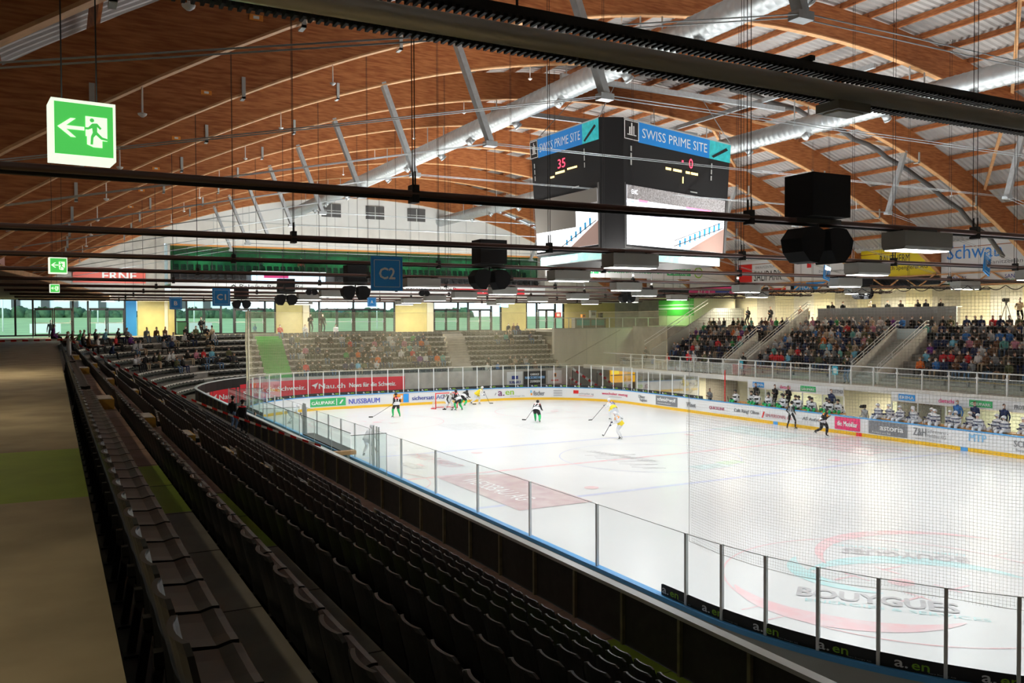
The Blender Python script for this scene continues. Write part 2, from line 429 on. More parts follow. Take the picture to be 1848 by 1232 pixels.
# ---------------------------------------------------------------- roof
RA, ZC = 48.4, -30.1
def arc_z(y, d=0.0): return ZC+sqrt((RA+d)**2-y*y)
DEP = 1.3
ARCH_X = [-36.1+6.6*i for i in range(13)]
def arch(x, w=.24, ymax=28.25):
    mb = MB(); n = 44; vs = []
    for i in range(n+1):
        y = -ymax+2*ymax*i/n; th = math.asin(y/RA)
        for r in (RA, RA+DEP):
            for sx in (-w/2, w/2): vs.append((x+sx, r*sin(th), ZC+r*cos(th)))
    fs = []
    for i in range(n):
        a, b = 4*i, 4*i+4
        fs += [(a, b, b+1, a+1), (a+2, a+3, b+3, b+2), (a, a+2, b+2, b), (a+1, b+1, b+3, a+3)]
    fs += [(0, 1, 3, 2), (4*n, 4*n+2, 4*n+3, 4*n+1)]
    mb.add(vs, fs, wood)
    # soffit strip, its paler colour standing in for ice light from below
    vs = []
    for i in range(n+1):
        y = -ymax+2*ymax*i/n; th = math.asin(y/RA)
        for sx in (-w/2-.015, w/2+.015):
            for r in (RA-.02, RA+.03): vs.append((x+sx, r*sin(th), ZC+r*cos(th)))
    fs = []
    for i in range(n):
        a, b = 4*i, 4*i+4; fs += [(a, b, b+2, a+2), (a, a+1, b+1, b), (a+2, b+2, b+3, a+3)]
    mb.add(vs, fs, wood_light)
    return mb.build('arched_beam', kind='structure')
for x in ARCH_X: arch(x)
# corrugated deck, swept along the arc
mb = MB(); n = 40; prof = []
x = -38.0; p = .34
while x < 43.4:
    prof += [(x, 0), (x+p*.32, 0), (x+p*.5, .075), (x+p*.82, .075)]; x += p
for i in range(n):
    y0 = -31.5+63*i/n; y1 = -31.5+63*(i+1)/n; vs = []
    for (x, h) in prof:
        vs += [(x, y0, arc_z(y0*.985, DEP+.28+h)), (x, y1, arc_z(y1*.985, DEP+.28+h))]
    mb.add(vs, [(2*k, 2*k+1, 2*k+3, 2*k+2) for k in range(len(prof)-1)], deck_m)
mb.build('ceiling_deck', kind='structure')
# purlins run along the hall on top of the arches
yy = -28.0
while yy < 28.1:
    th = math.asin(yy/RA); c = Vector((3, (RA+DEP+.135)*sin(th), ZC+(RA+DEP+.135)*cos(th)))
    nrm = Vector((0, sin(th), cos(th))); tg = Vector((0, cos(th), -sin(th)))
    mb = MB()
    for i in range(12):
        x0 = ARCH_X[i]; mb.obox((x0+3.3, c.y, c.z), (3.29, 0, 0), tg*.045, nrm*.125, wood)
    mb.build('ceiling_purlin', kind='structure')
    yy += 1.6
# wind braces between arches
for (i, y0, y1) in ((3, -4, -14), (4, -14, -22), (6, -6, -15), (2, -8, -18), (5, -18, -10), (8, -8, -16)):
    mb = MB(); mb.bar((ARCH_X[i], y0, arc_z(y0, DEP-.1)), (ARCH_X[i]+6.6, y1, arc_z(y1, DEP-.1)), .14, .14, wood_light)
    mb.build('beam_brace', kind='structure')
# ---------------------------------------------------------------- gable wall, lounge, facade
def Yf(px):
    T = [(0, 30.2), (228, 21.01), (250, 20.04), (316, 17.19), (345, 15.94), (500, 8.68), (548, 6.27), (715, -2.59), (770, -5.72), (893, -13.14), (960, -17.45), (1020, -21.5), (1170, -31.0)]
    for (a, u), (b, v) in zip(T, T[1:]):
        if px <= b: return u+(v-u)*(px-a)/(b-a)
    return -31
mb = MB(); y = -31.0
while y < 31:
    y1 = min(y+1, 31); zt0, zt1 = arc_z(y, DEP+.2), arc_z(y1, DEP+.2)
    def colm(z0, za, zb, m): mb.prism([(43.02, y, z0), (43.02, y1, z0), (43.02, y1, zb), (43.02, y, za)], (.3, 0, 0), m)
    inside = -19 <= y < 17.5
    if inside:
        mb.box(43.02, 43.32, y, y1, 8.8, 9.55, conc_w); colm(13.5, min(15.6, zt0), min(15.6, zt1), conc_w)
        if zt0 > 15.6 or zt1 > 15.6: colm(15.6, max(15.6, zt0), max(15.6, zt1), mat('white gable board', (.80, .82, .80), .8, var=.08, scale=.5))
    else:
        colm(8.8, min(15.6, zt0), min(15.6, zt1), conc)
        if zt0 > 15.6 or zt1 > 15.6: colm(15.6, max(15.6, zt0), max(15.6, zt1), conc_w)
    y = y1
for y in range(-28, 30, 3): mb.box(42.995, 43.02, y-.02, y+.02, 13.6, arc_z(y, 0), grey_l)
mb.box(42.99, 43.02, -22, 22, 15.55, 15.63, grey_l)
mb.build('wall_gable', kind='structure')
for (a, b) in ((4.55, 2.75), (.35, -1.44), (-3.8, -5.6)):
    mb = MB(); mb.box(42.9, 43.02, b, a, 16.45, 17.65, grey_d)
    w = mb.build('window_1', kind='structure')
    mb = MB(); mb.box(42.86, 42.9, (a+b)/2-.04, (a+b)/2+.04, 16.45, 17.65, grey_l); mb.box(42.86, 42.9, b, a, 17.0, 17.06, grey_l)
    mb.build('window_frame', w, kind='structure')
# lounge recess
mb = MB()
mb.box(43.3, 48.5, -19, 17.5, 10.1, 10.3, grey_d); mb.box(44.6, 48.5, -19, 17.5, 10.3, 11.2, grey_d)
mb.box(48.3, 48.5, -19, 17.5, 10.3, 13.5, mat('dark green lounge wall', (.03, .16, .09), .5, var=.5, scale=1.5))
mb.box(43.3, 48.5, -19, 17.5, 13.45, 13.6, wood_light)
mb.box(43.3, 48.5, 17.5, 17.7, 10.1, 13.6, conc); mb.box(43.3, 48.5, -19.2, -19, 10.1, 13.6, conc)
mb.build('room_lounge', kind='structure')
mb = MB(); mb.box(42.98, 43.05, -19, 17.5, 13.38, 13.5, mat('orange timber edge', (.75, .32, .08), .5)); mb.build('trim_lounge', kind='structure')
mb = MB()
y = -18.9
while y < 17.4: mb.box(44.5, 44.56, y, y+.06, 11.2, 13.45, black); y += 2.05
mb.box(44.5, 44.56, -19, 17.5, 13.0, 13.06, black); mb.box(44.5, 44.56, -19, 17.5, 11.2, 11.3, black)
w = mb.build('window_lounge', kind='structure')
mb = MB(); mb.quad((44.53, -19, 11.2), (44.53, 17.5, 11.2), (44.53, 17.5, 13.45), (44.53, -19, 13.45), box_glass); mb.build('window_pane', w, kind='structure')
for k, y in enumerate((14, 7.5, 1, -6, -12.5)):
    area_light((46.4, y, 13.3), 1.6, 2.2, 70, (.45, 1, .6))
lg = thing('lounge_counter', 'lit blue and white counter behind the lounge seats in the gable wall', 'counter', (44.1, 7, 10.3))
mb = MB(); mb.box(-.2, .3, -3.0, 3.6, 0, 1.05, mat('counter backlight', (.55, .8, 1), .4, emis=.8)); mb.box(-.25, -.2, .4, 2.6, .5, .9, magenta); mb.build('front_panel', lg)
mb = MB(); mb.box(-.3, .35, -3.05, 3.65, 1.05, 1.12, white_p); mb.build('worktop', lg)
fa = thing('fascia_board', 'long white fascia below the lounge lettered with a bank name', 'banner', (42.95, 0, 9.55))
mb = MB(); mb.box(0, .08, -19, 17.5, 0, .72, white_p); mb.build('board', fa)
mb = MB()
for yy in (11.9, -3.6):
    text_into(mb, 'Baloise Bank SoBa', (-.01, yy, .2), (0, -1, 0), (0, 0, 1), .42, blk_t, w=5.6, bold=.02)
    mb.prism([(-.01, yy+.9, .3), (-.01, yy+.5, .6), (-.01, yy+.1, .3), (-.01, yy+.2, .25), (-.01, yy+.5, .48), (-.01, yy+.8, .25)], (.005, 0, 0), blk_t)
mb.build('lettering', fa)

# facade at the end of the walkway: glass modules, yellow panels
FZ0, FZ1 = 5.85, 8.8
mb = MB()
for a, b, m in ((248, 315, yellow_w), (498, 546, yellow_w), (713, 770, yellow_w), (905, 949, yellow_w), (1018, 1120, yellow_w)):
    mb.box(43.0, 43.25, Yf(b), Yf(a), 5.4, FZ1, m)
for a, b in ((546, 557), (770, 781), (296, 302)): mb.box(42.9, 43.3, Yf(b), Yf(a), 5.4, FZ1, cream)
mb.box(43.0, 43.25, Yf(246), Yf(227), 5.4, FZ1, mat('blue wall strip', (.02, .25, .62), .6))
mb.box(43.0, 43.3, -31, Yf(1120), 5.4, FZ1, conc)
mb.box(42.9, 43.3, -31, 31, 8.72, 8.9, conc_w)
mb.build('wall_facade', kind='structure')
def glazed(a, b, posts, doors, idx):
    """a window front between picture columns a and b (metres via Yf); doors: pairs of columns"""
    mb = MB(); ya, yb = Yf(a), Yf(b)
    mb.box(43.05, 43.2, yb, ya, FZ0-.05, FZ0+.06, black); mb.box(43.05, 43.2, yb, ya, FZ1-.1, FZ1, black)
    for p in posts: mb.box(43.0, 43.2, Yf(p)-.07, Yf(p)+.07, FZ0, FZ1, black)
    for (c, d) in doors:
        mb.box(43.0, 43.2, Yf(d), Yf(c), FZ0+2.12, FZ0+2.2, black)
    w = mb.build('window_%d' % idx, kind='structure')
    mb = MB(); mb.quad((43.12, ya, FZ0), (43.12, yb, FZ0), (43.12, yb, FZ1), (43.12, ya, FZ1), win_m); mb.build('window_pane', w, kind='structure')
    for (c, d) in doors:
        for e, f in ((c, (c+d)/2), ((c+d)/2, d)):
            mb = MB(); y0, y1 = Yf(f)+.02, Yf(e)-.02
            for q in ((y0, y0+.09), (y1-.09, y1)): mb.box(43.02, 43.1, q[0], q[1], FZ0, FZ0+2.12, black)
            mb.box(43.02, 43.1, y0, y1, FZ0, FZ0+.12, black); mb.box(43.02, 43.1, y0, y1, FZ0+2.02, FZ0+2.12, black); mb.box(43.02, 43.1, y0, y1, FZ0+.98, FZ0+1.03, grey_l)
            dd = mb.build('door_%d' % idx, kind='structure')
            mb = MB(); mb.tube([(42.98, y0+.14, FZ0+.85), (42.98, y0+.14, FZ0+1.25)], .02, alu); mb.build('door_handle', dd, kind='structure')
glazed(0, 227, (2, 31, 61, 131, 158, 226), ((63, 130), (160, 225)), 2)
glazed(315, 498, (316, 337, 398, 421, 478, 497), ((338, 397), (422, 477)), 3)
glazed(557, 713, (558, 575, 636, 694, 712), ((577, 635), (637, 693)), 4)
glazed(781, 905, (782, 826, 844, 887, 904), ((783, 825), (845, 886)), 5)
glazed(949, 1018, (950, 969, 1002, 1017), ((971, 1001),), 6)
# what is seen outside
mb = MB()
mb.box(118, 124, -2, 46, 7.5, 14.5, white_p)
for i in range(11):
    for z in (9.2, 12.0): mb.box(117.9, 118, 44-4*i-1.2, 44-4*i, z, z+1.5, grey_d)
b_ = mb.build('white_block', label='long white building with small windows beyond the grass field', cat='building')
mb = MB(); mb.box(120, 126, 48, 85, 7.5, 15, conc_w)
for i in range(8):
    for z in (9.0, 12.0): mb.box(119.9, 120, 82-4*i-1.3, 82-4*i, z, z+1.6, blue_s)
mb.build('apartment_block', label='pale building with blue framed windows beyond the field by the corner doors', cat='building')
random.seed(3)
def hedge(x, y0, y1, h, lab):
    mb = MB(); m = mat('hedge leaves', (.07, .15, .07), .9, var=.5, scale=1.5)
    y = y0
    while y < y1:
        for _ in range(5):
            c = Vector((x+random.uniform(-1, 1), y+random.uniform(-1, 1), 7.5+random.uniform(0, h))); r = random.uniform(.7, 1.2)
            vs = [c+Vector((cos(a)*cos(b), sin(a)*cos(b), sin(b)))*r*random.uniform(.8, 1.1) for b in (-.9, -.2, .5, 1.1) for a in [k*pi/4 for k in range(8)]]
            mb.add(vs, [(r_*8+k, r_*8+(k+1) % 8, r_*8+8+(k+1) % 8, r_*8+8+k) for r_ in range(3) for k in range(8)], m, True)
        y += 1.1
    return mb.build('hedge', label=lab, cat='hedge')
hedge(112, 16, 80, .9, 'tall clipped hedge between the grass field and the buildings')
hedge(108, -40, 14, .8, 'dark hedge behind the field outside the middle glass doors')
for k, y in enumerate((40, 31, 22, 12, 2, -10)):
    mb = MB(); mb.tube([(70, y, 5.9), (70, y, 12)], .07, alu); mb.tube([(70, y, 12), (69, y, 12.2)], .05, alu)
    mb.build('field_post', label='slim pale metal post standing on the grass field outside the glazing', cat='post', group='metal posts on the field')
mb = MB()
for y, w in ((27, 2.6), (21, 3.4), (13, 2.2)):
    mb.box(58, 58.1, y-w/2, y+w/2, 5.9, 6.8, white_p)
    for e in (-1, 1): mb.box(58.02, 58.08, y+e*w*.4-.04, y+e*w*.4+.04, 5.4, 5.9, grey_d)
mb.build('field_board', label='white boards standing on the grass outside the glazing', cat='board')

# low ceilings beside the arches, side walls and hanging boards between the arch feet
mb = MB(); mb.prism([(-2, 28.3, 8.75), (36, 22.6, 8.75), (42.9, 22.2, 8.75), (42.9, 30.9, 8.75), (-2, 30.9, 8.75)], (0, 0, .12), wood_dark); mb.bar((-2, 28.3, 8.8), (36, 22.6, 8.8), .12, .2, wood_light); mb.build('ceiling_low_walkway', kind='structure')
mb = MB(); mb.box(-38, 43, 28.46, 31.2, 9.1, 9.25, wood_dark); mb.build('ceiling_low_side', kind='structure')
mb = MB(); mb.box(-38, 43, -31.2, -27.1, 9.0, 9.2, cream); mb.build('ceiling_low_press', kind='structure')
mb = MB(); mb.box(-38, 43, 30.9, 31.1, 5.4, 9, conc_d); mb.build('wall_walkway', kind='structure')
mb = MB(); mb.box(-38, 43, 28.3, 28.45, 8.9, 12.2, mat('white side cladding', (.80, .78, .78), .6, var=.12, scale=.6)); mb.build('wall_clerestory_walkway', kind='structure')
mb = MB(); mb.box(-38, 43, -27.4, -27.25, 9.9, 12.2, conc_w); mb.build('wall_clerestory_press', kind='structure')
mb = MB()
x = -38
k = 0
while x < 36.6:
    mb.box(x, min(x+2.2, 36.6), -30.1, -29.9, 0, 9.1, (cream, conc_w, cream, conc)[k % 4]); x += 2.2; k += 1
mb.build('wall_press', kind='structure')
mb = MB(); mb.box(-38.2, -38, -31, 31, -.2, 18.5, conc_d); mb.build('wall_behind', kind='structure')
# side banners between arch feet on the press side
def side_board(x0, x1, y, z0, z1, m, label, texts=(), name='banner_board'):
    """board facing the ice between two arches; texts: (txt, u0, v0, w, h, mat) as fractions"""
    t = thing(name, label, 'banner', (x1, y, z0)); L = x1-x0; H = z1-z0; s = 1 if y < 0 else -1
    mb = MB(); mb.box(-L, 0, -.05*s if s > 0 else 0, 0 if s > 0 else .05, 0, H, m); mb.build('board', t)
    if texts:
        mb = MB()
        for (tx_, u, v, w, h, mm) in texts:
            if tx_.startswith('#'): mb.box(-L*(u+w), -L*u, .0, .012, H*v, H*(v+h), mm)
            else: text_into(mb, tx_, (-L*u, .02, H*v), (-1, 0, 0), (0, 0, 1), H*h, mm, w=L*w, bold=.01)
        mb.build('lettering', t)
    return t
side_board(-2.9, 3.3, -27.1, 9.85, 12.0, white_p, 'large white banner with blue script lettering above the camera platform',
           (('Schwab', .07, .45, .62, .44, mat('script blue', (.03, .25, .75), .5)), ('f Sanitzerland', .5, .24, .45, .12, grey_t)))
side_board(-2.9, 3.3, -27.1, 9.0, 9.83, white_p, 'low white banner with repeated blue and green plumbing logos',
           (('SANITAS', .08, .5, .22, .3, navy), ('TROESCH', .08, .12, .22, .3, green_l), ('SANITAS', .72, .5, .22, .3, navy), ('TROESCH', .72, .12, .22, .3, green_l), ('www.sanitastroesch.ch', .38, .15, .26, .16, grey_t)))
side_board(3.7, 9.9, -27.1, 9.85, 11.9, mat('banner yellow', (.90, .72, .02), .5), 'bright yellow roofing banner with black lettering',
           (('BAUTHERM', .27, .52, .40, .26, blk_t), ('Flachdach Spenglerei AG', .2, .2, .7, .2, blk_t)))
side_board(10.3, 16.5, -27.1, 9.85, 11.9, white_p, 'white banner with a red curved mark beside the yellow one',
           (('#r', .22, .55, .07, .3, red_t), ('#r', .28, .7, .10, .2, red_t), ('Die Werbeagentur', .42, .3, .4, .12, grey_t)))
side_board(10.3, 16.5, -27.1, 9.0, 9.83, blue_s, 'low blue banner with white letters under a white banner', (('HOPP', .1, .3, .25, .5, white_s), ('#w', .4, .2, .5, .6, white_s)))
side_board(16.9, 23.1, -27.1, 9.85, 11.9, white_p, 'white banner with a red square and tall black serif letters',
           (('#r', .03, .12, .26, .76, red_t), ('EINKAUFSZENTRUM', .36, .66, .36, .1, grey_t), ('SALIPARK', .33, .14, .52, .42, blk_t)))
side_board(16.9, 23.1, -27.1, 9.0, 9.83, white_p, 'low white banner with a red roof emblem at the hall corner', (('#r', .1, .3, .12, .4, red_t), ('#b', .3, .3, .3, .4, blk_t), ('#r', .62, .25, .3, .3, red_t)))
side_board(23.5, 29.7, -27.1, 9.0, 9.8, magenta, 'pink and dark banner strip at the far corner of the press side', (('ACCT', .2, .3, .3, .5, white_s), ('#b', .6, .2, .3, .5, navy)))
for k, (x0, m, lb) in enumerate(((-9.5, white_p, 'white board under the roof edge on the press side'), (30.1, white_p, 'white board under the roof edge in the hall corner'))):
    side_board(x0, x0+6.2, -27.1, 9.85, 11.9, m, lb)
for k, (x0, m, lb) in enumerate(((3.7, mat('salmon board', (.85, .50, .47), .6), 'pale red board on the walkway side under the roof edge'), (10.3, white_p, 'white board on the walkway side next to a pale red board'), (16.9, mat('pale green board', (.6, .75, .55), .6), 'pale green board on the walkway side near the gable'), (-2.9, white_p, 'white board on the walkway side above the exit signs'))):
    side_board(x0, x0+6.2, 28.2, 9.3, 11.3, m, lb)
# timber lattice under the yellow banner
for x0 in (3.6, -3.0, 10.2, 16.8):
    mb = MB(); t = x0
    mb.bar((x0, -26.95, 9.85), (x0+6.5, -26.95, 9.85), .1, .1, wood_light); mb.bar((x0, -26.95, 9.05), (x0+6.5, -26.95, 9.05), .1, .1, wood_light)
    for i in range(5):
        a = x0+.1+1.27*i; mb.bar((a, -26.95, 9.05 if i % 2 else 9.85), (a+1.27, -26.95, 9.85 if i % 2 else 9.05), .09, .08, wood_light)
    mb.build('beam_lattice', kind='structure')
# hanging white shopping banner near the gable
t = thing('shopping_banner', 'long white hanging banner with green shopping centre lettering', 'banner', (23.6, -7.8, 10.33))
mb = MB(); mb.prism([(0, 0, 0), (0, 0, 1.1), (0, -16.8, 1.1), (0, -18.9, 0)], (.04, 0, 0), white_p); mb.build('board', t)
mb = MB()
text_into(mb, 'MEIN GROSSES SHOPPINGCENTER', (-.01, -4.7, .4), (0, -1, 0), (0, 0, 1), .42, green_l, w=6.6, bold=.02)
for y0 in (-2.4, -11.9):
    mb.box(-.012, 0, y0-2.0, y0, .3, .85, green_l); text_into(mb, 'GÄUPARK', (-.02, y0-.1, .42), (0, -1, 0), (0, 0, 1), .32, white_s, w=1.8, bold=.03)
    mb.box(-.012, 0, y0-2.55, y0-2.08, .3, .85, green_l); mb.bar((-.02, y0-2.2, .42), (-.02, y0-2.42, .72), .05, .01, white_s)
for k in range(24):
    a = 2*pi*k/24; mb.obox((-.012, -15.3+.42*cos(a), .6+.42*sin(a)), (.005, 0, 0), (0, -.07*sin(a), .07*cos(a)), (0, .05*cos(a), .05*sin(a)), lime)
text_into(mb, 'M', (-.02, -15.12, .45), (0, -1, 0), (0, 0, 1), .3, green_l)
mb.build('lettering', t)
for yy, z0, lbl, tx2, m in ((-8.5, 9.55, 'red strip banner low on the gable wall behind the rails', 'MERKUR', red_s), (24.9, 10.1, 'red banner with white block letters on the gable wall', 'ERNE', mat('coral red', (.82, .16, .12), .5))):
    w, h = (5.4, 1.2) if tx2 == 'ERNE' else (8, .5)
    t = thing('red_banner', lbl, 'banner', (42.85, yy, z0)); mb = MB(); mb.box(0, .05, -w, 0, 0, h, m); mb.build('board', t)
    mb = MB(); text_into(mb, tx2, (-.01, -w*.4, h*.22), (0, -1, 0), (0, 0, 1), h*.55, white_s, w=w*.47, bold=.06); mb.build('lettering', t)
# ---------------------------------------------------------------- rink boards and glass
def rink_poly(inset=0.0, n=28):
    """dense loop of (point, normal, arclength)"""
    base = rink_path(inset, n); out = []; L = 0; prev = None
    for i, (p, nn) in enumerate(base+[base[0]]):
        if prev is not None:
            q, nq = prev; d = (p-q).length; m = max(1, int(d/3.0)) if d > 2.5 else 1
            for k in range(1, m+1):
                u = k/m; out.append((q.lerp(p, u), nq.lerp(nn, u).normalized(), L+d*u))
            L += d
        else: out.append((p, nn, 0))
        prev = (p, nn)
    return out
RP = rink_poly()
RLEN = RP[-1][2]
def rink_at(s):
    s %= RLEN
    for (a, na, la), (b, nb, lb) in zip(RP, RP[1:]):
        if s <= lb: u = (s-la)/max(lb-la, 1e-9); return a.lerp(b, u), na.lerp(nb, u).normalized()
    return RP[-1][0], RP[-1][1]
def band(mb, s0, s1, o0, z0, o1, z1, m, step=.35):
    n = max(1, int(abs(s1-s0)/step)); vs = []
    for i in range(n+1):
        p, nn = rink_at(s0+(s1-s0)*i/n); vs += [p+nn*o0+Vector((0, 0, z0)), p+nn*o1+Vector((0, 0, z1))]
    mb.add(vs, [(2*i, 2*i+2, 2*i+3, 2*i+1) for i in range(n)], m)
ARC = RC*pi/2; SN = (RX1-RX0-2*RC); SE = (RY1-RY0-2*RC)
# s=0 at (31, 6.6) -> far/near corner, near side runs toward -x
S_N0 = ARC; S_N1 = ARC+SN; S_B0 = S_N1+ARC; S_B1 = S_B0+SE; S_F0 = S_B1+ARC; S_F1 = S_F0+SN; S_E0 = S_F1+ARC
def s_near(x): return S_N0+(RX1-RC-x)
def s_far(x): return S_F0+(x-(RX0+RC))
def s_end(y): return S_E0+(y-(RY0+RC)) if y < 0 else S_E0+(y-(RY0+RC))
bo = thing('rink_boards', 'white dasher boards round the ice with yellow kick plate and blue top rail', 'rink boards', (0, 0, 0))
mb = MB(); band(mb, 0, RLEN, 0, .2, 0, 1.04, white_p); band(mb, 0, RLEN, .12, 1.04, .12, 0, grey_l); mb.build('panel', bo)
mb = MB(); band(mb, 0, RLEN, -.012, 0, -.012, .2, yellow); band(mb, 0, RLEN, -.012, .2, 0, .2, yellow); mb.build('kick_plate', bo)
mb = MB(); band(mb, 0, RLEN, -.03, 1.04, -.03, 1.1, blue_r); band(mb, 0, RLEN, -.03, 1.1, .15, 1.1, blue_r); band(mb, 0, RLEN, .15, 1.1, .15, 1.0, blue_r); mb.build('top_rail', bo)
mb = MB()
for x, m in ((6.6, blue_r), (-6.6, blue_r), (0, red_t)):
    mb.box(x-.2, x+.2, RY0, RY0+.02, .0, .2, m)
mb.build('line_marker', bo)
# adverts on the far side and round the far corner: (centre s, width, height, z0, pieces)
def ad(s, w, z0, h, label, bgm=None, texts=()):
    """advert centred at arclength s on the ice face of the boards; text pieces (txt,u,v,w,h,mat) fractions left to right as read from the ice"""
    mb = MB(); p, nn = rink_at(s); r = Vector((0, 0, 1)).cross(nn)*-1; r = Vector((nn.y, -nn.x, 0))
    r = -r if r.dot(Vector((-nn.y, nn.x, 0))) > 0 else r
    # reading direction seen from inside: left to right
    c = p-nn*.018
    n = max(1, int(w/.2))
    if bgm:
        vs = []
        for i in range(n+1):
            q, nq = rink_at(s+w*(.5-i/n)*ad.sgn); q = q-nq*.016
            vs += [q+Vector((0, 0, z0)), q+Vector((0, 0, z0+h))]
        mb.add(vs, [(2*i, 2*i+2, 2*i+3, 2*i+1) for i in range(n)], bgm)
    for ti, (t_, u, v, ww, hh, mm) in enumerate(texts):
        q, nq = rink_at(s+w*(.5-(u+ww/2))*ad.sgn); rr = Vector((-nq.y, nq.x, 0))*-ad.sgn
        o = q-nq*(.022+.005*ti)-rr*(w*ww/2)+Vector((0, 0, z0+h*v))
        if t_.startswith('#'): mb.prism([o, o+rr*w*ww, o+rr*w*ww+Vector((0, 0, h*hh)), o+Vector((0, 0, h*hh))], -nq*.004, mm)
        elif t_ == '/': mb.prism([o, o+rr*w*ww*.4, o+rr*w*ww+Vector((0, 0, h*hh)), o+rr*w*ww*.6+Vector((0, 0, h*hh))], -nq*.004, mm)
        else:
            uv, fs, _a = text_geo(t_, .02); vs = []
            for bx in ((0, .014, -.014) if hh > .3 else (0,)):
                vs = []
                for (tu, tv) in uv:
                    q2, n2 = rink_at(s+w*(.5-(u+ww*tu))+bx); q2 = q2-n2*(.024+.005*ti+abs(bx)*.1+(.0006 if bx < 0 else 0)); vs.append((q2.x, q2.y, z0+h*v+h*hh*tv))
                mb.add(vs, fs, mm)
    return mb.build('advert', bo)
# on the inside face, looking outward, left-to-right runs clockwise = decreasing s
ad.sgn = 1
ad(169.0, 2.95, .28, .62, '', green_l, (('GÄUPARK', .04, .25, .66, .5, white_s), ('#', .74, .08, .02, .84, white_s), ('/', .82, .25, .12, .5, white_s)))
ad(166.0, 2.65, .28, .66, '', None, (('NUSSBAUM', .02, .12, .96, .6, mat('print blue', (.08, .12, .55), .5)),))
ad(162.9, 1.4, .24, .76, '', None, (('#', .02, .05, .96, .9, orange_t), ('#', .62, .05, .34, .9, blue_s), ('#', .2, .45, .35, .14, white_s), ('#', .2, .2, .12, .3, white_s), ('#', .45, .6, .12, .2, white_s)))
ad(160.55, 2.95, .28, .66, '', None, (('sichersatt AG', .02, .2, .96, .5, navy),))
ad(158.6, 1.3, .28, .6, '', None, (('JUNKER', .02, .3, .9, .5, blk_t), ('Sanitär', .2, .02, .5, .2, grey_t)))
ad(153.0, 2.85, .26, .7, '', None, (('a.', .12, .2, .2, .6, mat('aubergine print', (.2, .03, .15), .5)), ('en', .36, .3, .26, .5, lime), ('Aare Energie AG', .5, .02, .45, .18, grey_t), ('/', .0, .3, .06, .3, grey_t)))
ad(150.4, 1.75, .26, .7, '', None, (('#', .04, .5, .08, .3, mat('print cyan', (.2, .6, .9), .5)), ('#', .06, .2, .08, .25, orange_t), ('fischer', .2, .15, .55, .6, grey_t)))
sC = S_F1
ad(148.8, .95, .26, .7, '', None, tuple(('#', .1, .15+.2*i, .8, .05, grey_t) for i in range(4)))
ad(146.5, 2.3, .26, .7, '', None, (('#', .1, .45, .2, .4, red_t), ('schnyder ag', .32, .3, .6, .28, grey_t), ('#', .3, .2, .6, .03, red_t)))
ad(143.3, 3.0, .3, .6, '', None, (('wechsler metzg', .02, .4, .96, .45, mat('print crimson', (.7, .02, .12), .5)), ('#', .05, .25, .9, .04, grey_t)))
ad(139.8, 1.45, .24, .72, '', None, (('Oltner', .1, .52, .6, .34, grey_t), ('Tagblatt', .2, .1, .7, .36, grey_t)))
ad(136.8, 2.65, .26, .72, '', grey_t, (('schmid+wolf', .08, .45, .84, .4, white_s), ('kommunikation', .1, .15, .6, .18, white_s)))
ad(133.9, 1.3, .28, .6, '', None, (('Winet', .1, .2, .8, .6, grey_t),))
ad(131.1, 1.75, .28, .6, '', None, (('QUICKLINE', .05, .25, .9, .4, mat('print wine', (.4, .08, .15), .5)),))
ad(128.1, 2.65, .28, .6, '', None, (('Café Ring! Olten', .03, .25, .9, .5, grey_t),))
ad(125.3, 2.8, .28, .6, '', None, (('/', .0, .1, .1, .7, red_t), ('EM PERSONAL AG', .14, .25, .8, .36, mat('print rose', (.55, .25, .28), .5))))
ad(122.3, 1.9, .28, .6, '', None, (('AS Aufzüge', .05, .35, .9, .4, grey_t),))
ad(119.7, 1.85, .26, .74, '', mat('print raspberry', (.82, .05, .18), .5), (('die Mobiliar', .1, .3, .8, .4, white_s),))
ad(116.9, 2.55, .26, .74, '', grey_t, (('astoria', .3, .35, .6, .42, white_s), ('Restaurant Bar', .1, .08, .5, .16, white_s)))
ad(114.2, 2.6, .26, .76, '', None, (('Z&H', .1, .3, .3, .55, grey_t), ('Schreinerei', .43, .6, .42, .24, grey_t), ('Holzbau AG', .43, .28, .42, .24, grey_t), ('www.zhschreinerei.ch', .15, .05, .6, .12, grey_t)))
ad(111.5, 1.15, .26, .76, '', None, (('MTP', .08, .4, .8, .5, mat('print sky', (.25, .55, .85), .5)),))
ad(109.0, 1.8, .26, .76, '', None, (('SCHIBLI', .15, .4, .7, .4, grey_t), ('Bauspenglerei', .2, .08, .55, .2, grey_t)))
# the black strip with the energy supplier's name at the foot of the glass
mb = MB()
for a, b in ((s_far(13.8), RLEN+s_near(18.5)), (s_near(-20.5), S_B1)):
    band(mb, a, b, .03, 1.1, .03, 1.32, blk_t); band(mb, b, a, .06, 1.1, .06, 1.32, blk_t)
    s = a+.5
    while s < b-1:
        p, nn = rink_at(s); rr = Vector((-nn.y, nn.x, 0))
        for (q, r_) in ((p-nn*-.02, -rr), (p+nn*.07, rr)):
            inner = r_ == -rr
            o = (p+nn*.02 if inner else p+nn*.07) - r_*.45+Vector((0, 0, 1.15))
            text_into(mb, 'a.', o, r_, (0, 0, 1), .11, white_s, w=.2, bold=.03); text_into(mb, 'en', o+r_*.26, r_, (0, 0, 1), .10, lime, w=.26, bold=.03)
            text_into(mb, 'Aare Energie AG', o+r_*.5+Vector((0, 0, -.03)), r_, (0, 0, 1), .028, grey_l, w=.4)
        s += 1.25
mb.build('name_strip', bo)
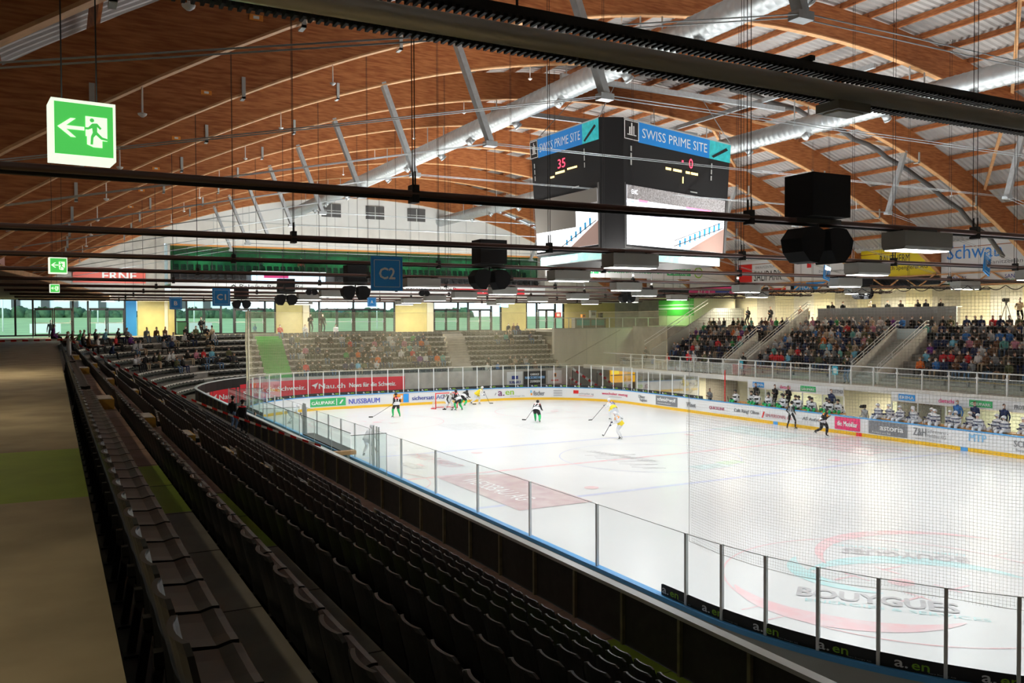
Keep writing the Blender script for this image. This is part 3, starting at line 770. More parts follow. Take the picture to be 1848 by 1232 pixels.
# glass barrier: posts and panes
gb = thing('glass_barrier', 'clear glass panes on slim aluminium posts standing on the rink boards', 'safety glass', (0, 0, 0))
def glass_run(s0, s1, step, ztop, skip=False):
    n = max(1, round(abs(s1-s0)/step))
    for i in range(n+1):
        s = s0+(s1-s0)*i/n; p, nn = rink_at(s); c = p+nn*.055
        rr = Vector((-nn.y, nn.x, 0))
        if i or not skip: mb = MB(); mb.obox(c+Vector((0, 0, (1.1+ztop)/2)), rr*.028, nn*.03, (0, 0, (ztop-1.1)/2), alu); mb.build('post', gb)
        if i < n:
            q, nq = rink_at(s+(s1-s0)/n); q = q+nq*.055
            mb = MB(); z0, z1 = Vector((0, 0, 1.12)), Vector((0, 0, ztop-.015))
            d = (q-c).normalized()*.03
            mb.add([c+d+z0, q-d+z0, q-d+z1, c+d+z1], [(0, 1, 2, 3)], pane_m)
            mb.bar(c+d+z1, q-d+z1, .012, .012, grey_l)
            mb.build('pane', gb)
glass_run(s_near(-2.0), s_near(-21.3), 3.21, 2.56)
glass_run(s_near(-21.3), s_near(-21.3)+9, 1.0, 2.56, True)
glass_run(s_far(14.3), s_far(21.8), 1.5, 2.75)
glass_run(s_far(22.5), S_E0, 1.11, 3.0)
glass_run(S_E0, RLEN, 1.3, 3.0, True)
glass_run(0, s_near(21.5), 1.3, 3.0, True)
glass_run(s_near(21.5), s_near(8.9), 2.1, 2.62, True)
glass_run(s_near(8.2), s_near(-1.7), 2.04, 2.56)
for x in (-2.15, -2.5, -2.75, 8.35, 8.6, 8.75): # gate posts by the penalty box
    mb = MB(); mb.box(x-.025, x+.025, 15.13, 15.18, 1.1, 2.72, grey_l); mb.build('post', gb)
mb = MB(); mb.box(11.47, 11.53, -15.3, -15.24, 1.1, 3.3, red_t)
mb.build('marker_pole', label='red painted pole rising above the far boards beside the benches', cat='pole')

# parapet round the bowl
pa = thing('stand_parapet', 'black panelled parapet with pale cap in front of the lowest seat row', 'parapet', (0, 18.2, 0))
pa.location = (0, 0, 0)
mb = MB(); ts = ts_between(0, T2-4.5, 4, .9)
strip(mb, ts, -.06, 0, -.06, 2.42, black); strip(mb, ts[::-1], 0, 1.5, 0, 2.42, mat('black parapet panel', (.035, .034, .032), .75, var=.3, scale=5)); mb.build('panel', pa)
mb = MB(); strip(mb, ts[::-1], .05, 2.42, .05, 2.48, grey_l); strip(mb, ts, -.12, 2.48, .05, 2.48, mat('parapet cap', (.55, .60, .58), .3)); strip(mb, ts, -.12, 2.42, -.12, 2.48, alu); mb.build('cap', pa)
postm = mat('olive post', (.24, .23, .14), .5, var=.3, scale=6)
x = -36.5; k = 0
while x < 23:
    mb = MB(); mb.box(x-.03, x+.03, 18.2, 18.26, 1.58, 2.42, postm)
    mb.build('post', pa); x += 1.45
pb = thing('end_parapet', 'pale concrete parapet of the end stand carrying red news banners', 'parapet')
mb = MB(); ts = ts_between(T2-4.5, TEND, 3, .6)
strip(mb, ts, -.04, 0, -.04, 2.15, conc); strip(mb, ts, -.04, 2.15, .1, 2.15, conc_w); strip(mb, ts[::-1], .1, 1.5, .1, 2.15, conc); mb.build('wall_face', pb)
rl = MB()
strip(rl, ts, -.02, 2.5, .03, 2.54, alu); strip(rl, ts, -.02, 2.15, -.02, 2.5, pane_dirty)
rl.build('rail', pb)
def path_board(t0, t1, z0, z1, m, label, words, name='news_banner'):
    b = thing(name, label, 'banner'); mb = MB(); ts = ts_between(t0, t1, 2, .4)
    strip(mb, ts, -.07, z0, -.07, z1, m); strip(mb, ts, -.07, z1, -.04, z1, m); mb.build('board', b)
    mb = MB(); L = t1-t0
    for wi, (w_, u, v, ww, hh, mm) in enumerate(words):
        t = t0+L*(u+ww/2); p = bowl(t, -.085-.008*wi, 0); nn = bowl_dir(t); rr = Vector((nn.y, -nn.x, 0))
        o = p-rr*(L*ww/2); o.z = p.z+z0+(z1-z0)*v
        if w_ == '>': mb.prism([o+Vector((0, 0, .30)), o+rr*.55+Vector((0, 0, .52)), o+rr*.30, o+rr*.24+Vector((0, 0, .2))], -nn*.006, mm)
        elif w_ == '#': mb.prism([o, o+rr*L*ww, o+rr*L*ww+Vector((0, 0, (z1-z0)*hh)), o+Vector((0, 0, (z1-z0)*hh))], -nn*.006, mm)
        else:
            uv, fs, _a = text_geo(w_, .03)
            for bx in (0, .018, -.018): mb.add([bowl(t0+L*(u+ww*tu)+bx, -.085-.008*wi-abs(bx)*.1-(.0007 if bx < 0 else 0), z0+(z1-z0)*(v+hh*tv)) for (tu, tv) in uv], fs, mm)
    mb.build('lettering', b); return b
path_board(ty(8.4), ty(.45), .72, 1.92, red_s, 'red banner on the end parapet reading Nau.ch News für die Schweiz',
           (('>', .01, .35, .06, .4, white_s), ('Nau.ch', .085, .36, .27, .34, white_s), ('News für die Schweiz.', .40, .38, .50, .30, white_s)))
path_board(ty(8.4)-6.0, ty(8.4)-.02, .72, 1.92, red_s, 'red news banner following the curved corner of the end parapet',
           (('s', .05, .36, .04, .2, white_s), ('für', .22, .36, .13, .32, white_s), ('die', .40, .36, .12, .32, white_s), ('Schweiz.', .56, .36, .38, .30, white_s)))
path_board(ty(8.4)-9.6, ty(8.4)-6.1, .6, 1.75, red_s, 'short red banner at the start of the parapet curve',
           (('>', .12, .35, .1, .4, white_s), ('Nau', .36, .36, .4, .34, white_s)))
path_board(ty(8.4)-11.0, ty(8.4)-9.7, .6, 1.75, white_p, 'small white banner with coloured bars where the parapet curve begins',
           (('#', .3, .2, .06, .6, magenta), ('#', .45, .2, .05, .6, green_l), ('#', .6, .2, .06, .6, blk_t), ('#', .75, .2, .05, .6, magenta)))
path_board(ty(-9.2), ty(-10.8), .75, 1.95, white_p, 'white car dealer banner with a blue oval emblem on the end parapet', (('SUBARU', .15, .12, .7, .2, navy), ('#', .3, .45, .4, .25, navy)))
path_board(ty(-10.9), ty(-13.2), .75, 1.95, blk_t, 'black garage banner with white and blue lettering on the end parapet', (('GARAGE', .3, .68, .4, .16, white_s), ('MARCKONSTANTIN', .06, .42, .88, .2, mat('pale blue print', (.3, .6, 1), .4)), ('ZOFINGEN', .28, .14, .44, .18, white_s)))
path_board(ty(-13.4), ty(-14.9), .75, 1.95, white_p, 'white banner with a small crest on the end parapet', (('#', .4, .5, .2, .3, orange_t), ('#', .44, .55, .12, .2, blk_t), ('PORSCHE', .25, .2, .5, .1, red_t)))
# red and white barrier slats, yellow ad board in the corner passage
for k, (a, b) in enumerate((((32.6, -15.9, 2.4), (32.4, -18.5, .7)), ((32.7, -15.6, 1.6), (32.6, -17.2, .6)), ((32.6, -18.6, 2.1), (32.4, -20.4, .6)))):
    a, b = Vector(a), Vector(b); t = thing('barrier_board', ('red and white slanted plank behind the corner glass, the upper and longer one', 'short red and white plank just below a longer one behind the corner glass', 'red and white slanted plank closest to the yellow screen')[k], 'barrier')
    mb = MB(); n = 8
    for i in range(n): mb.bar(a.lerp(b, i/n), a.lerp(b, (i+1)/n), .03, .2, red_t if i % 2 else white_s)
    mb.build('plank', t)
    mb = MB(); mb.bar((a.x+.05, a.y, 0), (a.x+.05, a.y, a.z), .05, .05, grey_d); mb.bar((b.x+.05, b.y, 0), (b.x+.05, b.y, b.z), .05, .05, grey_d); mb.build('post', t)
t = thing('advert_screen', 'bright yellow and orange screen behind the glass at the rink corner', 'screen', (33.8, -20.9, .85))
mb = MB(); mb.box(0, .1, -4.7, 0, 0, 1.5, mat('screen amber', (.95, .50, .03), .4, emis=.35, var=.4, scale=2, col2=(.9, .25, .02))); mb.build('panel', t)
mb = MB(); mb.box(-.02, 0, -4.7, 0, .66, .74, grey_l); mb.box(-.02, 0, -1.0, -.1, .8, 1.4, mat('screen yellow', (1, .75, .05), .4, emis=.4)); mb.box(-.02, 0, -4.6, -3.6, .1, 1.4, mat('screen red', (.85, .12, .02), .4, emis=.3)); mb.build('artwork', t)
# red banners pile: red box low behind corner glass
mb = MB(); mb.box(32.2, 32.9, -16.2, -13.9, .02, .95, red_s); mb.build('storage_box', label='low red box behind the glass below the crest banner', cat='box')

# ---------------------------------------------------------------- penalty boxes on the walkway side
pz = thing('penalty_box', 'penalty box enclosure of hazy glass with a slatted bench', 'penalty box', (0, 0, 0))
mb = MB(); mb.box(-6.0, 17.6, 15.3, 17.3, .02, .3, mat('rubber floor green', (.45, .62, .52), .7)); mb.build('floor_plate', pz)
def gl_panels(p0, p1, n, z0, z1, nm='back_pane'):
    p0, p1 = Vector(p0), Vector(p1)
    for i in range(n):
        a, b = p0.lerp(p1, i/n), p0.lerp(p1, (i+1)/n); d = (b-a).normalized()*.02
        mb = MB(); mb.add([(a.x+d.x, a.y+d.y, z0), (b.x-d.x, b.y-d.y, z0), (b.x-d.x, b.y-d.y, z1), (a.x+d.x, a.y+d.y, z1)], [(0, 1, 2, 3)], pane_dirty)
        mb.bar((a.x, a.y, z1), (b.x, b.y, z1), .015, .02, grey_d)
        mb.tube([(a.x, a.y, z0), (a.x, a.y, z1)], .012, grey_l, n=6); mb.build(nm, pz)
gl_panels((17.6, 17.3, 0), (-6.0, 17.3, 0), 10, .3, 2.98)
gl_panels((17.6, 15.3, 0), (17.6, 17.3, 0), 2, .3, 2.9, 'side_pane'); gl_panels((9, 15.3, 0), (9, 17.3, 0), 1, .3, 2.5, 'side_pane'); gl_panels((-6, 16.0, 0), (-6, 17.3, 0), 1, .3, 2.9, 'side_pane')
mb = MB(); mb.box(9.3, 17, 16.6, 17.0, .72, .78, conc_w)
for x in (9.6, 13, 16.6): mb.box(x, x+.06, 16.65, 16.95, .3, .72, grey_l)
mb.build('bench', pz)
mb = MB(); mb.box(1.0, 8.4, 15.6, 16.2, 1.0, 1.06, mat('counter top mint', (.62, .74, .66), .4)); mb.box(1.0, 8.4, 16.1, 16.2, .3, 1.0, mat('counter side', (.5, .62, .55), .6)); mb.build('counter', pz)
mb = MB(); mb.box(-.5, -.2, 15.35, 17.0, 1.36, 1.52, wood_light); mb.box(-.4, -.3, 15.6, 15.7, .02, 1.36, white_p); mb.box(-.4, -.3, 16.8, 16.9, .02, 1.36, white_p); mb.box(-.2, 6.0, 15.35, 15.9, 1.46, 1.52, black)
mb.box(.3, 2.6, 16.3, 17.1, 1.5, 1.56, mat('dark green tarp', (.03, .20, .08), .7)); mb.build('timer_shelf', pz)
# ---------------------------------------------------------------- stadium seats
# local frame: seated person faces -Y, origin on the tread under the back
def seat_parts():
    b = MB(); n = 6; w = .235; vs = []
    prof = [(.14, -.10, .20), (.42, -.075, .225), (.55, -.045, .235), (.68, -.015, .235), (.755, .0, .21), (.778, .006, .15)]
    for (z, y, hw) in prof:
        for i in range(n+1):
            u = -1+2*i/n; cv = -.03*abs(u)**2.2
            vs.append((u*hw, y+cv, z))
    m = n+1; k = len(prof); fs = []
    for a in range(k-1):
        for i in range(n): fs.append((a*m+i, a*m+i+1, (a+1)*m+i+1, (a+1)*m+i))
    off = len(vs); vs += [(x, y+.022, z) for (x, y, z) in vs]
    fs += [tuple(off+i for i in f[::-1]) for f in fs]
    rim = [i for i in range(m)] + [a*m+n for a in range(1, k)] + [(k-1)*m+i for i in range(n-1, -1, -1)] + [a*m for a in range(k-2, 0, -1)]
    for i in range(len(rim)): p, q = rim[i], rim[(i+1) % len(rim)]; fs.append((q, p, off+p, off+q))
    b.add(vs, fs, plastic)
    s = MB(); vs = []; fs = []
    prof = [(-.08, .455, .20), (-.12, .430, .225), (-.25, .42, .232), (-.31, .435, .232), (-.345, .43, .225), (-.35, .36, .222), (-.25, .35, .21), (-.10, .36, .19)]
    for (y, z, hw) in prof: vs += [(-hw, y, z), (-hw*.5, y, z-.005), (hw*.5, y, z-.005), (hw, y, z)]
    k = len(prof)
    for a in range(k):
        c = (a+1) % k
        for i in range(3): fs.append((a*4+i, a*4+i+1, c*4+i+1, c*4+i))
    fs += [tuple(a*4 for a in range(k)), tuple(a*4+3 for a in range(k-1, -1, -1))]
    s.add(vs, fs, plastic)
    r = MB(); r.box(-.03, .03, -.28, -.02, .30, .36, black); r.bar((0, -.05, .33), (0, .0, .02), .05, .04, black); r.box(-.06, .06, -.06, .04, 0, .02, black)
    return b.mesh('backrest'), s.mesh('seat'), r.mesh('bracket')
SB, SS, SBR = seat_parts()
def visible_px(p):
    d = p-CAM; z = d.dot(F)
    if z < .3: return None
    return (924+FPX*d.dot(R2)/z, 616-FPX*d.dot(U2)/z, z)
spots = []
for j in range(9):
    ob = 1.38+.8*j - .005; z = ROWZ(j); r = RB+ob
    def put(t, j=j, ob=ob, z=z):
        if any(abs(t-a) < .62 for a in AISLES): return
        p = bowl(t, ob, z); d = bowl_dir(t); spots.append((p, math.atan2(d.y, d.x)-pi/2, j))
    x = -34.6
    while x < CX-.2: put(tx(x)+.25); x += .503
    da = .503/r*RB; t = T1+.2
    while t < T2:
        aa = (t-T1)/RB
        if not (abs(aa-.9) < .7/r): put(t)
        t += da
    y = CY-.2
    ye = -15.7-.12*j
    while y > ye:
        gs = abs(y-(-5.35-.24*j)) < 1.15
        if not gs: put(ty(y))
        y -= .503
scored = []
for (p, rz, j) in spots:
    # leave a gap for the green stairs
    v = visible_px(p+Vector((0, 0, .6)))
    if v is None or not (-60 < v[0] < 1910 and -60 < v[1] < 1330): continue
    if p.x > 32 and 9.3-.06*j < p.y < 11.8-.06*j: continue
    scored.append((v[2], p, rz, j))
scored.sort(key=lambda q: q[0])
ORD = ['lowest', 'second lowest', 'third lowest', 'fourth lowest', 'middle', 'fourth highest', 'third highest', 'second highest', 'highest']
first = None
for (d, p, rz, j) in scored[:300]:
    if first is None:
        root = link('stadium_chair', None); b = link('backrest', SB, root); s = link('seat', SS, root); r = link('bracket', SBR, s); register(root); first = root; o = root
    else: o = copy_tree(first)
    o.location = p; o.rotation_euler = (0, 0, rz)
    o['category'] = 'chair'
    lb = 'black plastic stadium chair in the %s row of the empty stand below the walkway' % ORD[j]
    if j == 8: lb = 'black stadium chair with its pan down, in the row along the walkway edge'
    o['label'] = lb; o['group'] = 'stadium chairs, %s row' % ORD[j]
mb = MB()
for (d, p, rz, j) in scored[300:]:
    c, s_ = cos(rz), sin(rz); zs = .62 if p.x > 24.5 or abs(rz) > .15 else 1.0
    for me in ((SB, SS, SBR) if d < 32 else (SB, SS)):
        mb.add([(p.x+v.co.x*c-v.co.y*s_, p.y+v.co.x*s_+v.co.y*c, p.z+v.co.z*zs) for v in me.vertices], [tuple(q.vertices) for q in me.polygons], plastic)
mb.build('stadium_chairs', label='many black plastic stadium chairs filling the curved stand farther along', cat='chairs', kind='stuff')
# yellow painted step blocks in the aisles
for k, t in enumerate(AISLES):
    for j in range(1, 9):
        o0, o1 = ROW_O(j); p = bowl(t, 0, ROWZ(j))
        mb = MB(); w = .5
        mb.box(-w, w, -.38, 0, 0, .21, yellow_step); mb.box(-w, w, -.34, 0, .21, .225, conc)
        o = mb.build('aisle_step', label='yellow fronted concrete aisle step in the %s aisle, %s row' % (('first', 'second', 'third')[k], ORD[j]), cat='step', group='yellow aisle steps')
        o.location = bowl(t, o0+.42, ROWZ(j)-.0); 
# green escape stairs and grey stairs in the end stand
def stair(name, y0, y1, m, label, sl=0.0, t_of=None):
    mb = MB()
    for j in range(9):
        for h in (0, 1):
            o0 = .3+.8*j+.4*h; z = 1.58+.432*(j)+.216*h; zz = z+.35
            ya, yb = y0+sl*j, y1+sl*j
            mb.box(33+o0, 33+o0+.4, min(ya, yb), max(ya, yb), zz-.43, zz+.02, m)
    return mb.build(name, label=label, cat='stairs')
stair('green_stairs', 9.5, 11.6, green_s, 'bright green painted stairs climbing the end stand', -.06)
stair('grey_stairs', -6.3, -4.4, conc, 'bare grey concrete stairs in the end stand', -.24)
# concrete nosings at the end stand rows (pale rails in front of rows)
for j in range(1, 9):
    mb = MB(); ts = ts_between(T1-12, TEND+.12*j, 3, .5); o = ROW_O(j)[0]
    strip(mb, ts, o-.05, ROWZ(j)+.02, o+.02, ROWZ(j)+.02, conc_w); strip(mb, ts, o-.05, ROWZ(j)-.09, o-.05, ROWZ(j)+.02, conc_w)
    mb.build('trim_nosing', kind='structure')

# barrier tape and its post, clutter by the walkway
t = thing('tape_post', 'grey metal post by the seats holding the barrier tape', 'post', (6.6, 25.75, 5.04))
mb = MB(); mb.tube([(0, 0, 0), (0, 0, 1.15)], .09, grey_l, n=12); mb.build('pole', t)
mb = MB(); mb.tube([(0, 0, 0), (0, 0, .02)], .2, grey_d, n=12); mb.build('foot_plate', t)
def tape(pts, label):
    mb = MB(); pts = [Vector(p) for p in pts]; L = 0
    for a, b in zip(pts, pts[1:]):
        n = max(1, int((b-a).length/.25)); sag = .0
        for i in range(n):
            p, q = a.lerp(b, i/n), a.lerp(b, (i+1)/n)
            mb.add([p, q, q+Vector((0, 0, .08)), p+Vector((0, 0, .08))], [(0, 1, 2, 3)], red_t if int(L/.25) % 2 else white_s); L += .25
    mb.build('barrier_tape', label=label, cat='tape')
A, B = Vector((6.6, 25.75, 6.1)), Vector((-5.6, 18.24, 2.52))
tape([A.lerp(B, i/10)+Vector((0, 0, -.55*sin(pi*i/10)*.6)) for i in range(11)], 'long red and white striped barrier tape drooping from the post to the parapet')
tape([A, Vector((9, 29.5, 6.0)), Vector((9.5, 30.9, 6.05))], 'short red and white tape closing off the walkway beyond the post')

# ---------------------------------------------------------------- rails with lamps, speakers, signs
RZ = 8.55
def cable(a, b, r=.008, m=black, name='suspension_cable', parent=None):
    mb = MB(); mb.tube([a, b], r, m, n=4, cap=False, sm=False); return mb.build(name, parent)
ht = thing('radiant_heater', 'dark radiant heater rail with toothed reflector edges and a shining tube', 'heater', (RAIL_X[0], 0, RZ-.12))
mb = MB(); mb.tube([(0, -20, .0), (0, 26, .0)], .06, mat('polished heater tube', (.88, .88, .86), .25, metal=.15, spec=.8), n=14); mb.build('tube', ht)
for sx in (-1, 1):
    mb = MB(); mb.bar((sx*.24, -20, .03), (sx*.24, 26, .03), .09, .05, black)
    y = -20
    while y < 26: mb.box(sx*.24-.045, sx*.24+.045, y, y+.018, -.012, .01, black); y += .045
    mb.build('reflector_strip', ht)
mb = MB()
for y in range(-18, 26, 4): mb.box(-.3, .3, y, y+.04, .06, .09, black)
mb.build('clamp', ht)
for y in (24, 17, 10, 2, -7, -16): cable((.0, y, .1), (0, y, arc_z(y, -0.1)-RZ), parent=ht)
el = thing('emergency_lamp', 'flat square emergency lamp clipped under the heater rail', 'lamp', (-30.6, 21.4, RZ-.24))
mb = MB(); mb.box(-.1, .1, -.16, .16, -.03, .03, grey_box); mb.build('housing', el); mb = MB(); mb.box(-.07, .07, -.12, .12, -.04, -.03, mat('unlit diffuser', (.92, .93, .88), .5)); mb.build('diffuser', el)
for i in range(1, 11):
    X = RAIL_X[i]
    t = thing('hanging_rail', 'brown hanging rail crossing the hall, %s from the dark heater rail' % ('next one', 'second', 'third', 'fourth', 'fifth', 'sixth', 'seventh', 'eighth', 'ninth', 'tenth')[i-1], 'rail', (X, 0, RZ), 0, 'hanging lamp rails')
    mb = MB(); mb.tube([(0, -21, 0), (0, 28.5, 0)], .045, pipe_m, n=8)
    mb.tube([(.10, -21, -.05), (.10, 28.5, -.05)], .028, black, n=6); mb.build('tube', t)
    for y in range(-20, 28, 6):
        mb = MB(); mb.box(-.04, .13, y-.05, y+.05, -.12, .12, black); mb.box(-.02, .0, y-.01, y+.01, -.12, .3, black); mb.box(.06, .08, y-.01, y+.01, -.12, .3, black)
        mb.build('clamp', t)
    if i < 10:
        for y in range(-20, 28, 6):
            cable((0, y, .1), (0, y, arc_z(y, 1.2)-RZ), .007, parent=t); cable((.09, y, .1), (.09, y, arc_z(y, 1.2)-RZ), .007, parent=t)
# luminaires: one prototype, copied
lamp0 = None
random.seed(5)
for k, (x, y) in enumerate(FIXTURES):
    if lamp0 is None:
        r = link('rink_lamp', None)
        mb = MB(); mb.box(-.26, .26, -.68, .68, -.30, -.02, grey_box); mb.box(-.20, .20, -.3, .3, -.02, .03, grey_d)
        mb.prism([(-.26, -.68, -.30), (.26, -.68, -.30), (.22, -.66, -.36), (-.22, -.66, -.36)], (0, 1.34, 0), grey_box); hs = mb.build('housing', r)
        mb = MB(); mb.box(-.21, .21, -.64, .64, -.375, -.361, glow); mb.build('diffuser', hs)
        mb = MB(); mb.box(-.03, .03, -.5, -.44, -.02, .06, black); mb.box(-.03, .03, .44, .5, -.02, .06, black); mb.build('bracket', r)
        register(r); lamp0 = r; o = r
    else: o = copy_tree(lamp0)
    o.location = (x, y, RZ-.06); o['category'] = 'lamp'
    ri = RAIL_X.index(x); o['label'] = 'grey boxed rink lamp on the %s rail from the heater, %s along it' % (('', 'next', 'second', 'third', 'fourth', 'fifth', 'sixth', 'seventh', 'eighth', 'ninth')[ri], ('first', 'second', 'third', 'fourth')[FIX[ri].index(y)])
    o['group'] = 'rink lamps under the rails'
# loudspeaker clusters: black box above, two angled horns below
def speaker(x, y, s, lab, box=True, ang=.5):
    t = thing('loudspeaker', lab, 'loudspeaker', (x, y, RZ), 0)
    if box: mb = MB(); mb.box(-.3*s, .3*s, -.42*s, .42*s, .06, .06+.68*s, black_soft); mb.build('cabinet', t)
    mb = MB(); mb.box(-.05, .05, -.5*s, .5*s, -.03, .05, grey_d); mb.tube([(0, 0, 0), (0, 0, -.3*s)], .03, grey_d); mb.build('bracket', t)
    for sg in (-1, 1):
        mb = MB(); a = sg*ang; c = Vector((0, sg*.29*s, -.36*s)); ay = Vector((0, cos(a), sin(a)*-1)); az = Vector((0, sin(a), cos(a)))
        vs = []
        for (u, w) in ((-.24, .20), (-.06, .27), (.14, .25), (.30, .06), (.25, -.16), (.10, -.32), (-.08, -.34), (-.20, -.12)): vs.append(c+Vector((0, u*sg*s, w*s*.95)))
        mb.prism([v+Vector((-.22*s, 0, 0)) for v in vs], (.44*s, 0, 0), black_soft)
        mb.build('horn', t)
    return t
speaker(-24, 14.45, 1.08, 'big black loudspeaker with two horns on the rail next to the heater')
speaker(-10.8, 14.3, 1.08, 'black loudspeaker with two horns, second along the hall from the heater')
speaker(2.4, 14.4, 1.08, 'black loudspeaker pair before the lounge, just beside sign C2')
speaker(15.6, 14.35, 1.08, 'small black loudspeaker pair to the side of the bank name fascia')
speaker(28.8, 14.4, 1.08, 'smallest black speaker pair beside sign C1')
speaker(-4.2, -10.4, 1.0, 'round black speaker pair high above the players benches')
speaker(9, -5.1, .9, 'dark speaker pair below the scoreboard in front of the kiosk wall')
speaker(9, 8.4, .5, 'tiny black speaker on a rail before the yellow panels', box=False)
speaker(9, 14.6, .5, 'small dark speaker hanging before the glass doors', box=False)
# block signs
def sign(x, y, z, txt, s, lab, face=(0, 0)):
    t = thing('block_sign', lab, 'sign', (x, y, z), face[0])
    mb = MB(); mb.box(0, .04, -s/2, s/2, -s*.52, s*.52, blue_s); mb.build('plate', t)
    mb = MB(); b = s*.40
    for (y0, y1, z0, z1) in ((-b, b, -b-.01, -b), (-b, b, b, b+.01), (-b-.01, -b, -b, b), (b, b+.01, -b, b)): mb.box(-.006, 0, y0, y1, z0, z1, white_s)
    w = {1: .26, 2: .5}[len(txt)]*s; text_into(mb, txt, (-.008, w/2, -.17*s), (0, -1, 0), (0, 0, 1), .34*s, white_s, w=w, bold=.05); mb.build('lettering', t)
    mb = MB()
    for yy in (-s*.3, s*.3): mb.tube([(.02, yy, s*.5), (.02, yy, max(s*.55, RZ-z))], .006, black, n=4)
    mb.build('hanger', t); return t
sign(-17.4, 20.03, 7.86, 'C2', .70, 'large blue hanging sign with white letters C2')
sign(-4.2, 21.24, 7.70, 'C1', .58, 'blue hanging sign with white letters C1')
sign(9, 21.15, 7.76, 'B', .56, 'blue hanging sign with white letter B')
sign(22.2, -3.4, 8.2, 'A', .62, 'blue hanging sign with white letter A before the yellow panel')
sign(22.2, 6.9, 8.2, 'A', .62, 'blue hanging sign with white letter A before the glass doors')
sign(-17.4, -.46, 8.6, 'F3', .62, 'tilted blue sign F3 under the Schwab banner').rotation_euler = (.25, 0, .3)
sign(-10.8, -.5, 8.65, 'F1', .52, 'tilted blue sign F1 under the white banner').rotation_euler = (.2, 0, .3)
# exit signs
def exit_sign(x, y, z, s, lab):
    t = thing('exit_sign', lab, 'exit sign', (x, y, z), .10)
    mb = MB(); mb.box(0, .26, -s/2, s/2, -s/2, s/2, exit_w); mb.build('case', t)
    mb = MB(); h = s*.455; mb.box(-.004, 0, -h, h, -h*.96, h*.97, exit_g); mb.build('green_panel', t)
    mb = MB(); e = -.008
    P = lambda pts: mb.prism([(e, -u*s, v*s) for u, v in pts], (.003, 0, 0), exit_w)
    P([(-.41, 0.02), (-.21, .18), (-.13, .18), (-.28, .05), (0, .05), (0, -.01), (-.28, -.01), (-.13, -.14), (-.21, -.14)])   # arrow
    P([(.02, .24), (.36, .24), (.36, -.16), (.28, -.16), (.28, -.28), (.14, -.28), (.04, -.24), (.04, -.1), (.02, -.1)])   # doorway
    e = -.013
    def G(pts): mb.prism([(e, -u*s, v*s) for u, v in pts], (.003, 0, 0), exit_g)
    G([(.12+.035*cos(a), .175+.035*sin(a)) for a in [k*pi/6 for k in range(12)]])
    G([(.12, .12), (.2, .13), (.27, .05), (.245, .025), (.2, .07), (.2, -.02), (.28, -.1), (.36, -.12), (.36, -.155), (.26, -.14), (.18, -.07), (.14, -.12), (.13, -.24), (.09, -.24), (.1, -.1), (.13, -.03), (.12, .04), (.06, .01), (0, .01), (0, .045), (.06, .05)])
    mb.build('pictogram', t)
    mb = MB()
    for yy in (-s*.25, s*.3): mb.tube([(.13, yy, s/2), (.13, yy, s/2+4.15)], .006, black, n=4)
    mb.build('hanger', t)
exit_sign(-28.5, 26.12, 8.11, .385, 'large glowing green and white exit sign with arrow hanging over the walkway')
exit_sign(-13, 26.2, 8.13, .36, 'second glowing green exit sign farther along the walkway')
exit_sign(2, 26.25, 8.15, .32, 'third and smallest green exit sign beside the red letters banner')

# ---------------------------------------------------------------- struts, tie rods, ducts, small fittings
for i in range(1, 12):
    X = ARCH_X[i]
    for s in (-1, 1):
        t = thing('strut', 'grey steel strut leaning from the %s arch on the %s side' % (('', 'second', 'third', 'fourth', 'fifth', 'sixth', 'seventh', 'eighth', 'ninth', 'tenth', 'eleventh', 'twelfth')[i], 'walkway' if s > 0 else 'press'), 'strut', (X, 0, 0), 0, 'steel struts under the arches')
        a, b = Vector((0, s*15.0, arc_z(15.0)+.1)), Vector((0, s*13.7, 12.65))
        mb = MB(); mb.bar(a, b, .26, .18, steel); mb.build('post', t)
        mb = MB(); mb.box(-.14, .14, s*13.7-.2, s*13.7+.2, 12.5, 12.66, steel); mb.build('shoe', t)
        mb = MB()
        for e in (-.12, .12):
            mb.tube([(e, s*13.7, 12.6), (e, s*27.6, 9.75)], .013, steel, n=6)
            if s > 0: mb.tube([(e, 13.7, 12.6), (e, -13.7, 12.6)], .013, steel, n=6)
        mb.build('tie_rod', t)
for s in (1, -1):
    t = thing('ventilation_duct', 'shining spiral duct under the arches on the %s side' % ('walkway' if s > 0 else 'press'), 'duct', (0, s*7.2, 16.55))
    mb = MB(); pts = []; rs = []
    x = -37.5
    while x < 42.9: pts += [(x, 0, 0), (x+.30, 0, 0), (x+.33, 0, 0)]; rs += [.46, .46, .475]; x += .36
    mb.tube(pts, rs, duct_m, n=20); mb.build('tube', t)
    x = -30.0; k = 0
    while x < 40:
        mb = MB(); a = Vector((x, s*.0, -.36)); d = Vector((0, (-.7 if k % 2 else .7), -.7)).normalized()
        mb.tube([a+d*.05, a+d*.32], [.17, .17], duct_m, n=12); mb.tube([a+d*.32, a+d*.40], [.19, .19], duct_m, n=12); mb.build('nozzle', t); x += 4.4; k += 1
    mb = MB()
    for X in ARCH_X[1:12]: mb.box(X-.03, X+.03, -.5, -.47, 0, 1.3, steel); mb.box(X-.03, X+.03, .47, .5, 0, 1.3, steel)
    mb.build('strap', t)
